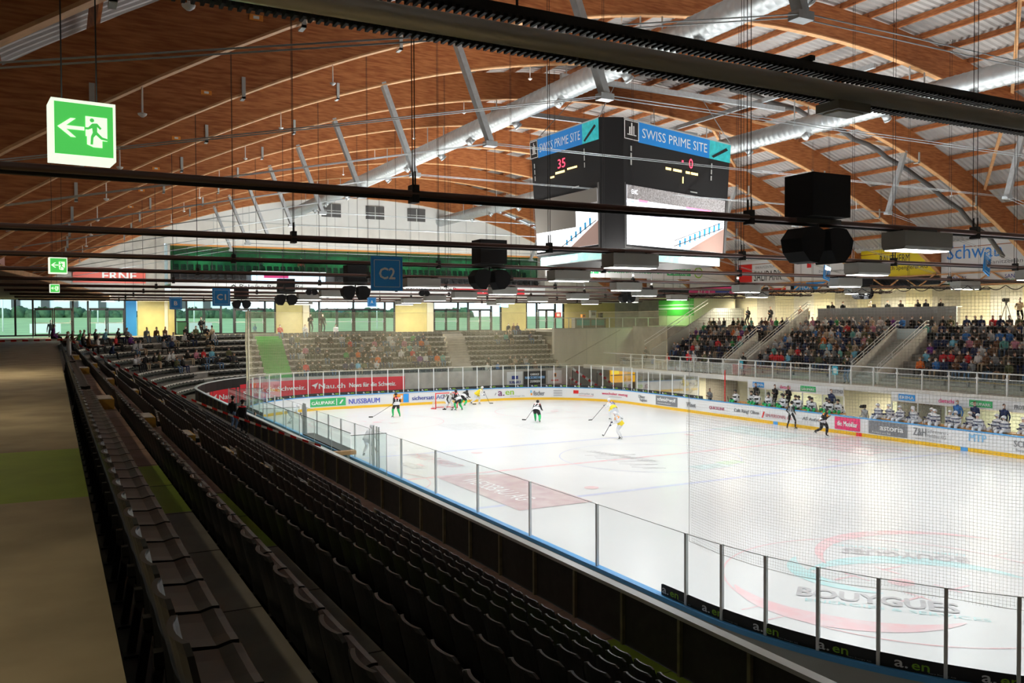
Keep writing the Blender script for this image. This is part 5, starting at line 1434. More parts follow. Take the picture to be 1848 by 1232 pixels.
for k, x in enumerate((12.4, 8.2, 4.0)):
    t = thing('laptop', 'dark open laptop on the press desk, %s from the corner-side end' % ordn(k), 'laptop', (x, -26.6, 7.68))
    mb = MB(); mb.box(-.17, .17, -.12, .12, 0, .02, grey_d); mb.build('keyboard_base', t); mb = MB(); mb.prism([(-.17, .12, .02), (.17, .12, .02), (.17, .17, .24), (-.17, .17, .24)], (0, .01, 0), black); mb.build('screen', t)
# camera platform
mb = MB(); mb.box(-6.2, 1.6, -29.8, -26.4, 6.25, 6.45, conc_w); mb.build('floor_camera_platform', kind='structure')
o = person(STAND_ME[2], (-2.0, -27.3, 6.45), pi/2+.9, outfit('beige', 'black', 'dark', 0), 'camera operator in a cream top standing at the tripod on the platform')
t = thing('tripod_camera', 'black video camera on a tall tripod beside the cream-topped operator', 'camera', (-1.2, -27.2, 6.45))
mb = MB(); mb.box(-.1, .1, -.2, .25, 1.45, 1.68, black); mb.tube([(0, .25, 1.57), (0, .38, 1.57)], .06, black); mb.build('camera_body', t)
for a in (0, 2.1, 4.2): mb = MB(); mb.tube([(0, 0, 1.4), (.45*cos(a), .45*sin(a), 0)], .02, black, n=6); mb.build('leg', t)
mb = MB(); mb.box(-.06, .06, -.06, .06, 1.36, 1.46, black); mb.build('pan_head', t)
t = thing('platform_monitor', 'pale counter with a dark monitor at the end of the camera platform', 'counter', (-6.0, -26.6, 6.25)); mb = MB(); mb.box(-1.4, .6, -.5, 0, 0, 1.3, mat('pale blue panel', (.55, .72, .78), .5)); mb.build('front_panel', t); mb = MB(); mb.box(-.5, .1, -.3, -.25, 1.32, 1.7, black); mb.box(-.23, -.17, -.3, -.25, 1.3, 1.35, black); mb.build('monitor', t)
# spectators on the upper level near the corner
for k, (x, y, c_) in enumerate(((19.4, -27.4, 'black'), (15.9, -27.2, 'brown'), (15.2, -27.3, 'beige'), (22.2, -27.5, 'black'))):
    person(STAND_ME[k % 3], (x, y, 6.25), pi/2, outfit(c_, 'black', 'brown', k % 3), 'onlooker in %s standing by the cream wall panels, %s from the press desk' % (c_, ordn([2, 1, 0, 3][k])))
for k, (x, y, z, c_, lb) in enumerate(((27.2, -20.2, 6.25, 'black', 'dark clothed steward standing at the top of the corner beside the green stairwell'), (13.0, -18.4, 2.75, 'black', 'steward in black standing at the foot of the stairs near the blue sign'), (3.6, -18.4, 2.75, 'black', 'steward in a black jacket standing at the foot of the press desk stairs'))):
    person(STAND_ME[k % 3], (x, y, z if k else 2.8), pi/2, outfit(c_, 'black' if k < 2 else 'denim', 'dark', 1), lb)
for k, (x, c_) in enumerate(((18.9, 'red'), (18.2, 'lightgrey'), (16.9, 'olive'), (16.3, 'charcoal'))):
    person(STAND_ME[k % 3], (x, -18.1, 2.75), pi/2, outfit(c_, 'beige' if k == 1 else 'black', 'brown', 0), 'spectator in %s leaning at the balustrade near the corner stairs' % NAME_C.get(c_, c_))
for k, x in enumerate((12.75, 4.2)):
    t = thing('info_plate', ('small turquoise sign at the foot of the corner stairs', 'small turquoise sign at the foot of the press desk stairs')[k], 'sign', (x, -17.7, 3.3)); mb = MB(); mb.box(-.45, 0, 0, .03, 0, .55, mat('turquoise plate', (.05, .50, .68), .5)); mb.box(-.25, -.2, 0, .03, -.6, 0, alu); mb.build('plate', t); mb = MB(); mb.box(-.36, -.1, .03, .035, .1, .42, white_s); mb.build('pictogram', t)
# chain swags of the net above the press wall are part of the net below

# ---------------------------------------------------------------- end stand crowd
rnd = random.Random(5)
def seat_on(t, j, top, lab): 
    p = bowl(t, ROW_O(j)[1]-.32, ROWZ(j)+.44); d = bowl_dir(t); crowd(p, math.atan2(-d.y, -d.x), top, lab, rnd)
SECT = (  # t range, rows, fill, name
    (T1+3.5, T1+11.0, (3, 4, 6, 7, 8), .55, 'curved corner', 'green stairs'), (T1+.3, T1+3.3, (8,), .7, 'corner beside the walkway', 'green stairs'), (ty(8.8), ty(2.2), (1,), .85, 'end stand middle', 'green stairs'), (ty(8.8), ty(-4), (3, 4), .5, 'end stand middle', 'green stairs'),
    (ty(3.5), ty(-4.2), (2, 5, 6), .7, 'end stand middle', 'green stairs'), (ty(9), ty(4), (6, 8), .3, 'end stand middle', 'green stairs'), (ty(-7.8), ty(-15), (0, 1, 6, 8), .22, 'end stand by the kiosk', 'grey stairs'))
for (a, b, rows, fill, nm, lm) in SECT:
    for j in rows:
        t = a; cnt = 0
        while t < b:
            if rnd.random() < fill:
                top = rnd.choice(TOPS); seat_on(t, j, top, 'spectator in %s, %s hair, '+'%s, %s row, %s from the %s' % (nm, ROWN[j], ordn(cnt), lm)); cnt += 1
            t += .55 if t > T2 else .52
for k, (x, y, z, c_, lb, ry) in enumerate(((41.2, 6.15, 5.85, 'black', 'man in black with crossed arms standing before the end facade glass, by the yellow panel', pi), (41.2, 5.05, 5.85, 'black', 'man in black standing beside the crossed-arms man before the end facade glass', pi), (39.9, 15.6, 5.6, 'black', 'person in black standing on the corner steps near the yellow panel', 3.9), (38.6, 14.9, 4.9, 'beige', 'person in beige shirt and black trousers climbing the corner steps', 0.6), (43.9, 26.5, 5.4, 'charcoal', 'person in dark jacket standing outside behind the glass door', pi), (48, 9.6, 5.4, 'cyan', 'child in light blue standing outside on the grass', pi), (12.5, 27.2, 5.6, 'black', 'person with violet bag sitting at the end of the walkway beside the tape', pi))):
    if k == 6:
        person(SEAT_ME[1], (18.5, 26.4, 5.98), -pi/2, outfit('purple', 'black', 'dark', 0), 'spectator in a violet top at the walkway end beside the tape post'); person(SEAT_ME[2], (17.0, 24.9, 5.5), -pi/2, outfit('black', 'black', 'brown', 0), 'spectator in black in the top rows just beyond the tape post'); person(SEAT_ME[0], (15.6, 24.7, 5.5), -pi/2, outfit('brown', 'black', 'brown', 1), 'spectator in brown in the top rows beyond the tape post'); continue
    person(STAND_ME[k % 3], (x, y, z), ry, outfit(c_, 'black' if c_ != 'cyan' else 'lightgrey', 'dark', k % 3), lb, scale=.75 if c_ == 'cyan' else 1)
# two people in caps at the black parapet
for k, (x, c_, lb) in enumerate(((7.6, 'black', 'man in black jacket and cap standing at the black parapet with hands together'), (5.2, 'red', 'man in black with red collar and cap standing at the black parapet'))):
    o = person(STAND_ME[k], (x, 18.85, 1.62), -.9, outfit('black', 'denim' if k == 0 else 'black', 'dark', 1, False), lb)
    h = o.location; mb = MB(); vs = []
    for a_, r_ in ((0.03, .1), (.07, .098), (.11, .07), (.13, .02)): vs.append((a_, r_))
    mb.tube([(.04, 0, 1.60+a_) for a_, r_ in vs], [r_ for a_, r_ in vs], black_soft, n=12); mb.box(.08, .22, -.07, .07, 1.635, 1.65, black_soft); mb.build('cap', o)
    if k: mb = MB(); mb.tube([(.01+.13*cos(i*pi/6), .15*sin(i*pi/6), 1.40) for i in range(13)], .035, CM['red'], n=6); mb.build('collar', o)

# crowd: the 300 (or fewer) nearest people as objects, the rest in one
PEOPLE.sort(key=lambda q: q[0])
NP = 255
for (d, k, loc, rot, of, lab, grp) in PEOPLE[:NP]: person(SEAT_ME[k], loc, rot, of, lab)
if PEOPLE[NP:]:
    mb = MB()
    for (d, k, loc, rot, of, lab, grp) in PEOPLE[NP:]:
        me = SEAT_ME[k]; c, s = cos(rot), sin(rot); b = len(mb.v); mi = [mb.mi(of[q]) for q in SLOT]+[mb.mi(blk_t)]
        mb.v += [(loc[0]+q.co.x*c-q.co.y*s, loc[1]+q.co.x*s+q.co.y*c, loc[2]+q.co.z) for q in me.vertices]
        for p in me.polygons: mb.f.append(tuple(i+b for i in p.vertices)); mb.m.append(mi[p.material_index]); mb.smooth.append(True)
    mb.build('crowd', label='far part of the seated crowd in the end stand', cat='crowd', kind='stuff')
print('PEOPLE', len(PEOPLE))
# ---------------------------------------------------------------- players and officials
jer_w = mat('jersey white', (.82, .84, .87), .7); jer_b = mat('jersey black', (.015, .015, .017), .7); sock_g = mat('sock green', (.02, .50, .14), .7)
jer_y = mat('jersey yellow', (.92, .72, .03), .7); glove_b = mat('glove black', (.015, .015, .02), .6); pant_n = mat('pants navy', (.02, .03, .10), .7)
stripe_m = mat('striped shirt', (.8, .8, .8), .7)
HOME = dict(torso=jer_b, arm=jer_b, hand=glove_b, thigh=jer_b, shin=sock_g, shoe=jer_b, head=SK[0], hair=HR['dark'], mask=SK[0], hip=jer_w)
AWAY = dict(torso=jer_w, arm=jer_w, hand=pant_n, thigh=mat('pants pale', (.7, .74, .8), .7), shin=jer_w, shoe=jer_b, head=SK[2], hair=HR['brown'], mask=SK[2], hip=jer_y)
REF = dict(torso=jer_w, arm=jer_b, hand=SK[0], thigh=jer_b, shin=jer_b, shoe=jer_b, head=SK[0], hair=HR['dark'], mask=SK[0], hip=jer_w)
POSE = {
 'glide': dict(p=(0, 0, .88), c=(.22, 0, 1.20), h=(.34, 0, 1.47), hands=((.48, .22, .98), (.55, -.12, .80)), feet=((.02, .30, 0), (-.06, -.30, 0))),
 'stride': dict(p=(0, 0, .84), c=(.34, 0, 1.12), h=(.50, 0, 1.36), hands=((.62, .25, .95), (.55, -.30, .80)), feet=((.20, .10, 0), (-.52, -.30, .06))),
 'bend': dict(p=(0, 0, .76), c=(.40, 0, .98), h=(.60, 0, 1.14), hands=((.75, .12, .62), (.62, -.24, .66)), feet=((.10, .30, 0), (-.25, -.30, 0))),
 'upright': dict(p=(0, 0, .98), c=(.03, 0, 1.33), h=(.08, 0, 1.65), hands=((.10, .22, .98), (.10, -.22, .98)), feet=((0, .28, 0), (0, -.28, 0))),
 'run': dict(p=(0, 0, .95), c=(.16, 0, 1.28), h=(.24, 0, 1.57), hands=((.34, .16, 1.2), (-.05, -.30, 1.0)), feet=((.18, .05, 0), (-.42, -.22, .18))),
 'goalie': dict(p=(0, 0, .72), c=(.26, 0, 1.02), h=(.40, 0, 1.30), hands=((.50, .38, .75), (.45, -.34, .60)), feet=((.05, .38, 0), (.05, -.38, 0))),
}
def helmet(j, m, parent):
    H, fw, sd = j['head'], j['fw'], j['side']; mb = MB(); vs = []; n = 14; rings = ((-.055, .098), (.0, .108), (.05, .104), (.09, .08), (.118, .03))
    for (z, r) in rings:
        for k in range(n):
            a = 2*pi*k/n; rr = r*(1.12 if abs(cos(a)) > .5 else 1.0)
            if z < -.01 and cos(a) > .3: zz = .03
            else: zz = z
            vs.append(H+fw*(rr*cos(a)-.008)+sd*(r*sin(a))+Vector((0, 0, zz)))
    fs = [(i*n+k, i*n+(k+1) % n, (i+1)*n+(k+1) % n, (i+1)*n+k) for i in range(len(rings)-1) for k in range(n)]+[tuple((len(rings)-1)*n+k for k in range(n))]
    mb.add(vs, fs, m, True)
    mb.build('helmet', parent)
def jersey(j, pel, ch, parent, upper, lower, yoke):
    """loose jersey shell hanging round the torso from the shoulders past the hips"""
    pel, ch = Vector(pel), Vector(ch); up = j['up']; sd = j['side']; fr = up.cross(sd); fr = fr if fr.dot(j['fw']) > 0 else -fr
    L = (ch-pel).length; n = 16
    rings = [(L+.125, .085, .075), (L+.10, .15, .11), (L+.055, .235, .15), (L-.02, .25, .175), (L*.62, .245, .18), (L*.40, .25, .18), (L*.38, .25, .18), (L*.1, .262, .19), (-.06, .27, .20), (-.09, .255, .19)]
    mb = MB(); vs = []
    for (h, a, b) in rings:
        for k in range(n): t = 2*pi*k/n; vs.append(pel+up*h+sd*(a*cos(t))+fr*(b*sin(t)))
    def F(i0, i1): return [(i*n+k, i*n+(k+1) % n, (i+1)*n+(k+1) % n, (i+1)*n+k) for i in range(i0, i1) for k in range(n)]
    mb.add(vs, F(0, 3), yoke, True); mb.add(vs, F(3, 6), upper, True); mb.add(vs, F(6, 9), lower, True)
    o = mb.build('jersey', parent)
    return o, pel+up*(L*.42), up, sd, -fr
def player(x, y, face_deg, pose, team, num, label, hel, stick=None, numcol=None, accent=None, scale=1.0, skates=True, seat=False):
    P = POSE[pose]; bulk = 1.0 if team is REF else 1.28
    mb, j = figure('player', P['p'], P['c'], P['h'], P['hands'], P['feet'], team, bulk=bulk, skates=True, legs=1.0 if team is REF else 1.25)
    rz = radians(face_deg)
    o = mb.build('person'); o['label'] = label; o['category'] = 'person'; o.location = (x, y, 0); o.rotation_euler = (0, 0, rz)
    if hel: helmet(j, hel, o)
    up = j['up']; c = Vector(P['c']); back = (up.cross(j['side'])).normalized()
    if back.x > 0: back = -back
    js = None
    if bulk > 1.1: js, nb, nu, ns, nbk = jersey(j, P['p'], P['c'], o, team['torso'], team['hip'], accent or team['torso'])
    if num:
        w = .34 if len(num) == 2 else .18; mb = MB()
        org = nb+nbk*.20; rd = -ns
        # seen from behind, the reader's right is the wearer's right
        text_into(mb, num, org-rd*(w/2), rd, nu, .27, numcol or white_s, w=w, bold=.05); mb.build('lettering', js)
    if accent and bulk < 1.1:
        mb = MB(); q = c+up*.10
        mb.tube([q-up*.07, q, q+up*.04], [.21*bulk**.5*.86, .17, .09], accent, n=14, cap=False); mb.build('shoulder_yoke', o)
    for s in (1, -1):
        a, fd = j['ank%d' % s]; mb = MB(); b = a-Vector((0, 0, .115))
        mb.bar(b-fd*.07, b+fd*.2, .012, .05, alu); mb.bar(b-fd*.05+Vector((0, 0, .03)), b-fd*.03+Vector((0, 0, .06)), .04, .03, black); mb.build('skate_blade', o)
    if team is REF:
        mb = MB(); side = j['side']
        for k in range(-3, 4):
            if k == 0: continue
            for sg in (1, -1): mb.bar(c+side*.042*k+back*sg*.118*bulk-up*.25, c+side*.042*k+back*sg*.118*bulk+up*.1, .02, .004, blk_t, up=tuple(back))
        mb.build('shirt_stripe', o)
    if stick is not None:
        hL, dL = j['hand1']; hR, dR = j['hand-1']
        top = hL; blade = Vector(stick); d = (blade-top).normalized()
        t = thing('hockey_stick', 'hockey stick held by the '+label, 'hockey stick', (x, y, 0), rz); t['label'] = ' '.join(('hockey stick of the '+label).split()[:16])
        mb = MB(); mb.bar(top-d*.12, blade, .028, .02, black); mb.build('shaft', t)
        mb = MB(); lat = Vector((d.x, d.y, 0)).normalized(); mb.bar(blade, blade+lat*.3+Vector((0, 0, .0)), .015, .075, black if team is HOME else grey_d); mb.build('blade', t)
    return o
blk_h = mat('helmet black', (.02, .02, .022), .3); wht_h = mat('helmet white', (.85, .87, .9), .3)
player(23.2, 4.8, 10, 'upright', HOME, '17', 'player in black jersey number 17 with green socks before the Nussbaum advert', blk_h, (.9, 1.4, .06), accent=red_t)
player(25.2, -1.0, 20, 'glide', HOME, '18', 'player in black jersey number 18 in front of the goal', blk_h, (1.0, .4, .06), accent=red_t)
player(26.6, -.65, 200, 'goalie', dict(HOME, torso=jer_w, thigh=jer_w, shin=jer_w), None, 'goalkeeper in white and black pads standing in the goal mouth', wht_h, (.8, -.2, .05))
player(28.4, -2.8, 300, 'bend', HOME, None, 'bent player in black with green socks beside the goal', blk_h, (1.1, -.2, .06))
player(29.0, -4.3, 250, 'stride', dict(AWAY, torso=jer_y), None, 'player in white and yellow skating beside the far boards next to the goal', wht_h, (1.1, .1, .06))
player(15.5, -2.3, -40, 'stride', HOME, '72', 'player in black jersey number 72 skating alone at mid ice', blk_h, (.9, .9, .06), accent=red_t)
player(13.9, -7.5, 10, 'stride', AWAY, '16', 'player in white jersey number 16 with yellow back below the red butcher advert', wht_h, (.8, 1.3, .06), numcol=navy, accent=orange_t)
player(6.0, -2.5, 60, 'glide', AWAY, '35', 'player in white jersey number 35 with yellow back near the blue line', wht_h, (.9, -1.0, .06), numcol=navy, accent=orange_t)
player(4.4, -14.3, -75, 'upright', REF, None, 'referee in black and white striped shirt standing with hands at the waist by the boards', blk_h)
player(.9, -13.2, -150, 'run', dict(REF, torso=jer_b, hip=jer_w), None, 'official in black trousers skating past the pink insurance advert', blk_h, accent=orange_t)
player(7.2, 12.3, -60, 'glide', dict(AWAY, hip=jer_w), None, 'player in white seen through the glass next to the penalty box', wht_h, (1.0, .3, .06))
player(23.5, 12.3, -80, 'bend', dict(AWAY, hip=jer_w), None, 'white player behind the hazy glass at the walkway-side corner', wht_h, (1.0, .2, .06))
# goal
t = thing('hockey_goal', 'red framed ice hockey goal with white netting at the far end', 'goal', (27.0, -.75, 0))
mb = MB(); r = .04
mb.tube([(0, .915, 0), (0, .915, 1.22)], r, red_t); mb.tube([(0, -.915, 0), (0, -.915, 1.22)], r, red_t); mb.tube([(0, .95, 1.22), (0, -.95, 1.22)], r, red_t); mb.build('frame', t)
mb = MB(); mb.tube([(0, .915, .03), (.5, 1.1, .03), (1.0, .7, .03), (1.1, 0, .03), (1.0, -.7, .03), (.5, -1.1, .03), (0, -.915, .03)], .03, red_t, n=6); mb.build('base_bar', t)
mb = MB(); base = [(0, .915), (.5, 1.08), (1.0, .7), (1.1, 0), (1.0, -.7), (.5, -1.08), (0, -.915)]; topp = [(0, .915), (.3, .9), (.5, .6), (.5, 0), (.5, -.6), (.3, -.9), (0, -.915)]
for i in range(6):
    for k in range(8):
        u = k/8; a = Vector((*base[i], 0)).lerp(Vector((*base[i+1], 0)), u); b = Vector((*topp[i], 1.2)).lerp(Vector((*topp[i+1], 1.2)), u); mb.tube([a, b], .005, white_s, n=3, cap=False)
    for k in range(1, 10):
        u = k/10; mb.tube([Vector((*base[i], 0)).lerp(Vector((*topp[i], 1.2)), u), Vector((*base[i+1], 0)).lerp(Vector((*topp[i+1], 1.2)), u)], .005, white_s, n=3, cap=False)
mb.build('netting', t)
# seated players on the benches: shared bodies, one object per player
def bench_proto(team, lean, hands):
    mb, j = figure('benched', (0, 0, .10), (lean, 0, .42), (lean+.07, 0, .72), hands, ((.40, .14, -.43), (.44, -.14, -.43)), team, bulk=1.28, knees=(1, 0, .6), legs=1.2)
    r = mb.build('person'); jersey(j, (0, 0, .10), (lean, 0, .42), r, team['torso'], team['hip'], team['arm'] if team['torso'] is jer_b else team['torso']); return r, j
def bench_team(team, xs, hel, name, stickc, seed, stripes):
    rr_ = random.Random(seed); protos = []
    for lean, hands in ((.05, ((.35, .1, .2), (.35, -.1, .2))), (.22, ((.5, .12, .25), (.5, -.12, .22))), (-.02, ((.3, .22, .1), (.42, -.1, .3)))):
        r, j = bench_proto(team, lean, hands); helmet(j, hel, r)
        mb = MB(); c = Vector((lean, 0, .42))
        for z, w in ((-.02, .262), (-.2, .268)): mb.tube([c+Vector((-.0, 0, z)), c+Vector((-.0, 0, z+.05))], [w, w], stripes, n=14, cap=False)
        mb.build('jersey_band', r); register(r); protos.append(r)
    used = set()
    for k, x in enumerate(xs):
        i = k % 3
        o = protos[i] if i not in used else copy_tree(protos[i]); used.add(i)
        o.location = (x, -15.8-.42*(k % 2), 1.14); o.rotation_euler = (0, 0, pi/2+rr_.uniform(-.4, .4)); o['category'] = 'person'; o['label'] = 'helmeted %s on the players bench, %s from the corner-side end' % (name, ordn(k))
        if k % 3 == 0:
            t = thing('hockey_stick', 'hockey stick leaning on the boards before the %s %s on the bench' % (ordn(k), name.split(' in ')[1]), 'hockey stick', (x+.25, -15.5, 0)); mb = MB(); mb.bar((0, 0, .05), (.25, .08, 1.5), .02, .03, black); mb.build('shaft', t); mb = MB(); mb.bar((0, 0, .06), (-.2, 0, .05), .02, .06, black); mb.build('blade', t)
bench_team(dict(HOME, torso=jer_b, arm=jer_w, hip=jer_w), [10.9, 9.6, 8.9, 8.2, 7.6, 7.0, 6.4, 5.7, 5.2, 4.6, 4.0, 3.3, 2.7, 2.2], blk_h, 'player in black and white', None, 3, jer_w)
bench_team(dict(AWAY, hip=jer_w), [-.9, -1.5, -2.3, -2.9, -3.4, -4.0, -4.5, -5.2, -5.7, -6.3, -7.1, -7.7, -8.4, -9.3], wht_h, 'player in white jersey', None, 4, pant_n)
for k, (x, c_, leg, lb) in enumerate(((8.4, 'black', 'black', 'coach in black standing behind the striped players near the blue marker'), (7.2, 'black', 'black', 'coach with arms folded standing behind the middle of the black and white bench'), (3.6, 'navy', 'black', 'staff member in navy standing at the end of the black and white bench'), (10.2, 'black', 'black', 'person in black jacket standing at the corner end of the benches'), (-5.0, 'blue', 'black', 'coach in blue jacket standing behind the white players'), (-6.0, 'navy', 'black', 'coach in navy jacket standing next to the blue-jacketed coach'), (-7.6, 'navy', 'charcoal', 'short haired staff member in navy at the end of the white bench'), (15.0, 'grey', 'black', 'helper in grey standing in the doorway behind the far boards'), (.6, 'lightgrey', 'denim', 'cameraman in pale blue shirt and jeans filming between the two benches'))):
    person(STAND_ME[(0, 0, 1, 1, 1, 0, 1, 0, 2)[k]], (x, -16.95 if k < 8 else -16.4, .74 if k < 7 else .05), pi/2, outfit(c_, leg, ('dark', 'grey', 'brown')[k % 3], k % 3, k % 2 == 0), lb)
t = thing('shoulder_camera', 'black shoulder camera of the cameraman between the benches', 'camera', (.45, -16.1, 1.66)); mb = MB(); mb.box(-.08, .08, -.15, .2, -.08, .1, black); mb.build('camera_body', t); mb = MB(); mb.tube([(0, .2, 0), (0, .32, 0)], .05, black); mb.build('lens', t)
o = person(SEAT_ME[1], (3.4, 16.45, .80), -pi/2, outfit('red', 'black', 'dark', 0), 'official in red cap sitting in the penalty box area behind the boards')
o = person(STAND_ME[1], (12.3, 16.9, .32), -pi/2, outfit('charcoal', 'black', 'dark', 0), 'person in dark clothes standing inside the hazy penalty box')
# bench furniture
for (x0, x1, lb) in ((2.0, 11.3, 'long wooden players bench behind the black and white players'), (-10.2, -.6, 'long wooden players bench behind the white players')):
    t = thing('players_bench', lb, 'bench', (x0, -16.4, 0)); L = x1-x0
    mb = MB(); mb.box(0, L, -.0, .72, 1.04, 1.11, mat('bench wood', (.72, .36, .12), .5)); mb.build('seat', t)
    mb = MB(); mb.box(-.1, L+.1, -.75, .95, .02, .72, grey_l); mb.build('platform', t)
    for k in range(5): mb = MB(); x = .2+(L-.5)*k/4; mb.box(x, x+.08, .1, .6, 0.72, 1.04, grey_l); mb.build('leg', t)
    t = thing('bench_canopy', ('white canopy band with sponsor names over the black and white bench', 'white canopy band with sponsor names over the white bench')[x0 < 0], 'canopy', (x1, -17.2, 0))
    mb = MB(); mb.box(-L+.9, 0, -.06, 0, 2.02, 2.58, white_p); mb.build('band', t)
    mb = MB()
    for u, (s_, m_, w_) in zip((.5, 3.0, 4.9, 7.3), (('ERIMA', blue_s, 1.1), ('dietschi', magenta, 1.1), ('GÄUPARK', green_l, 1.3), ('PROTTMER', grey_t, 1.2))):
        if m_ is blue_s or m_ is green_l: mb.box(-u-w_, -u, .0, .008, 2.12, 2.48, m_); text_into(mb, s_, (-u-.08, .012, 2.2), (-1, 0, 0), (0, 0, 1), .18, white_s, w=w_-.16, bold=.03)
        else: text_into(mb, s_, (-u-.08, .012, 2.18), (-1, 0, 0), (0, 0, 1), .22, m_, w=w_-.16, bold=.03)
    mb.build('lettering', t)
    for k in range(6):
        mb = MB(); x = -L+.9+(L-.9)*k/5; mb.box(x-.03, x+.03, -.08, -.02, .02, 2.02, alu); mb.build('post', t)
        if k < 5: mb = MB(); mb.quad((x+.04, -.05, 1.0), (x+.04+(L-.9)/5-.08, -.05, 1.0), (x+.04+(L-.9)/5-.08, -.05, 1.95), (x+.04, -.05, 1.95), pane_dirty); mb.box(x+.04, x+(L-.9)/5-.04, -.06, -.04, .02, 1.0, white_p); mb.build('back_panel', t)
mb = MB(); mb.box(-38, 25, -21.2, -21, 0, 2.45, cream); mb.box(-1.2, 1.8, -20.9, -20.8, 0, 2.45, mat('dark doorway', (.10, .08, .06), .9)); mb.box(16.5, 20, -20.95, -20.85, 0, 2.4, mat('brown grey recess', (.30, .27, .22), .8)); mb.build('wall_under_gallery', kind='structure')
for k, x in enumerate((20.5, 14.2, 2.0, -8)):
    t = thing('tube_light', 'glowing tube light under the gallery %s' % ('in the yellow corridor', 'by the red pole', 'over the gap between the benches', 'over the white bench')[k], 'lamp', (x, -19.0, 2.36)); mb = MB(); mb.box(-.7, .7, -.06, .06, 0, .08, white_p); mb.build('housing', t); mb = MB(); mb.box(-.66, .66, -.04, .04, -.04, 0, glow_w); mb.build('tube', t)
for k, y in enumerate((25, 19, 12, 4, -4, -11, -19)):
    t = thing('ceiling_strip_light', 'slim strip light under the facade lintel, %s from the walkway' % ordn(k), 'lamp', (40.6, y, 8.62), 0, 'strip lights before the facade'); mb = MB(); mb.box(-.1, .1, -1.3, 1.3, 0, .1, white_p); mb.build('housing', t); mb = MB(); mb.box(-.07, .07, -1.25, 1.25, -.03, 0, glow_w); mb.build('tube', t)
    mb = MB(); mb.tube([(0, 0, .1), (0, 0, arc_z(y)-8.75)], .01, black, n=4); mb.build('hanger', t)
# kiosk in the corner
t = thing('kiosk_counter', 'dark kiosk counter with glass front on the upper level in the corner', 'counter', (40.6, -21.2, 6.03))
mb = MB(); mb.box(0, .7, -3.8, 0, 0, 1.02, grey_d); mb.build('front_panel', t); mb = MB(); mb.box(-.1, .8, -3.9, .1, 1.02, 1.08, grey_l); mb.build('worktop', t)
mb = MB(); mb.box(-.02, 0, -1.8, -.2, .3, .9, mat('fridge glass', (.05, .25, .25), .2)); mb.box(-.02, 0, -3.6, -2.0, .3, .9, mat('fridge glass', (.05, .25, .25), .2)); mb.build('glass_front', t)
for k, (y, w, h, m_, nm, lb, ct) in enumerate(((-23.6, .7, .75, grey_l, 'coffee_machine', 'silver coffee machine on the kiosk counter', 'coffee machine'), (-22.4, .4, .35, orange_t, 'snack_box', 'orange snack box on the kiosk counter', 'box'), (-24.6, .35, .5, black, 'cash_register', 'small dark cash register on the kiosk counter', 'cash register'))):
    mb = MB(); mb.box(40.8, 41.15, y-w/2, y+w/2, 7.11, 7.11+h, m_); mb.box(40.78, 40.8, y-w/3, y+w/3, 7.15+h*.3, 7.11+h*.8, grey_d); mb.box(40.75, 41.2, y-w/2-.02, y+w/2+.02, 7.11+h, 7.15+h, m_); mb.build(nm, label=lb, cat=ct)
mb = MB(); mb.box(42.9, 42.98, -20.9, -20.2, 7.2, 7.7, red_t); mb.box(42.88, 42.9, -20.75, -20.35, 7.3, 7.6, white_s); mb.build('fire_hose_box', label='small red fire hose box on the yellow wall beside the kiosk', cat='box')
mb = MB(); mb.box(36.85, 37.15, -30, -16.4, 6.03, 6.12, grey_l); 
for k in range(9): mb.box(36.97, 37.03, -16.6-1.6*k-.03, -16.6-1.6*k+.03, 6.1, 7.1, alu)
mb.tube([(37, -30, 7.1), (37, -16.4, 7.1)], .03, alu); mb.build('corner_railing', label='thin steel railing along the top of the concrete corner block', cat='railing')
mb = MB(); mb.box(42.7, 42.98, 13.2-.0, 13.9, 5.85, 6.9, mat('bin green', (.02, .10, .04), .6)); mb.box(42.65, 43, 13.15, 13.95, 6.9, 6.97, black)
o = mb.build('waste_bin', label='dark green wheeled waste bin in front of the yellow panel by the corner rows', cat='bin'); o.location = (-.3, 3.2, 0)
# lounge seats
s0 = None; k = 0
for (xx, z, ys) in ((43.75, 10.3, [17.0-.62*i for i in range(58)]), (45.6, 11.2, [16.8-.62*i for i in range(57)])):
    for y in ys:
        if xx < 44 and 3.0 < y < 11.2: continue
        if s0 is None:
            r = link('lounge_chair', None); link('backrest', SB, r); link('seat', SS, r); register(r); s0 = r; o = r
        else: o = copy_tree(s0)
        o.location = (xx, y, z); o.rotation_euler = (0, 0, -pi/2); o['category'] = 'chair'
        o['label'] = 'black chair in the front row of the gable lounge' if xx < 44 else 'black chair behind the lounge glass in the gable wall'; o['group'] = 'lounge seats, front row' if xx < 44 else 'lounge seats behind the glass'
for k, (y, z, x) in enumerate(((-14.6, 11.2, 46.0), (-15.8, 11.2, 46.2), (-17.2, 11.2, 45.4), (9.3, 11.2, 46.4), (5.6, 11.2, 46.4))):
    person(STAND_ME[k % 3], (x, y, z), pi, outfit(('black', 'white', 'white', 'charcoal', 'red')[k], 'black', 'dark', 0), 'guest in %s standing in the green lit lounge, %s' % (('black', 'white', 'white', 'charcoal', 'red')[k], ('near its dark end', 'near its dark end behind the first', 'closest to its end wall', 'above the lit counter', 'above the end of the lit counter')[k]))

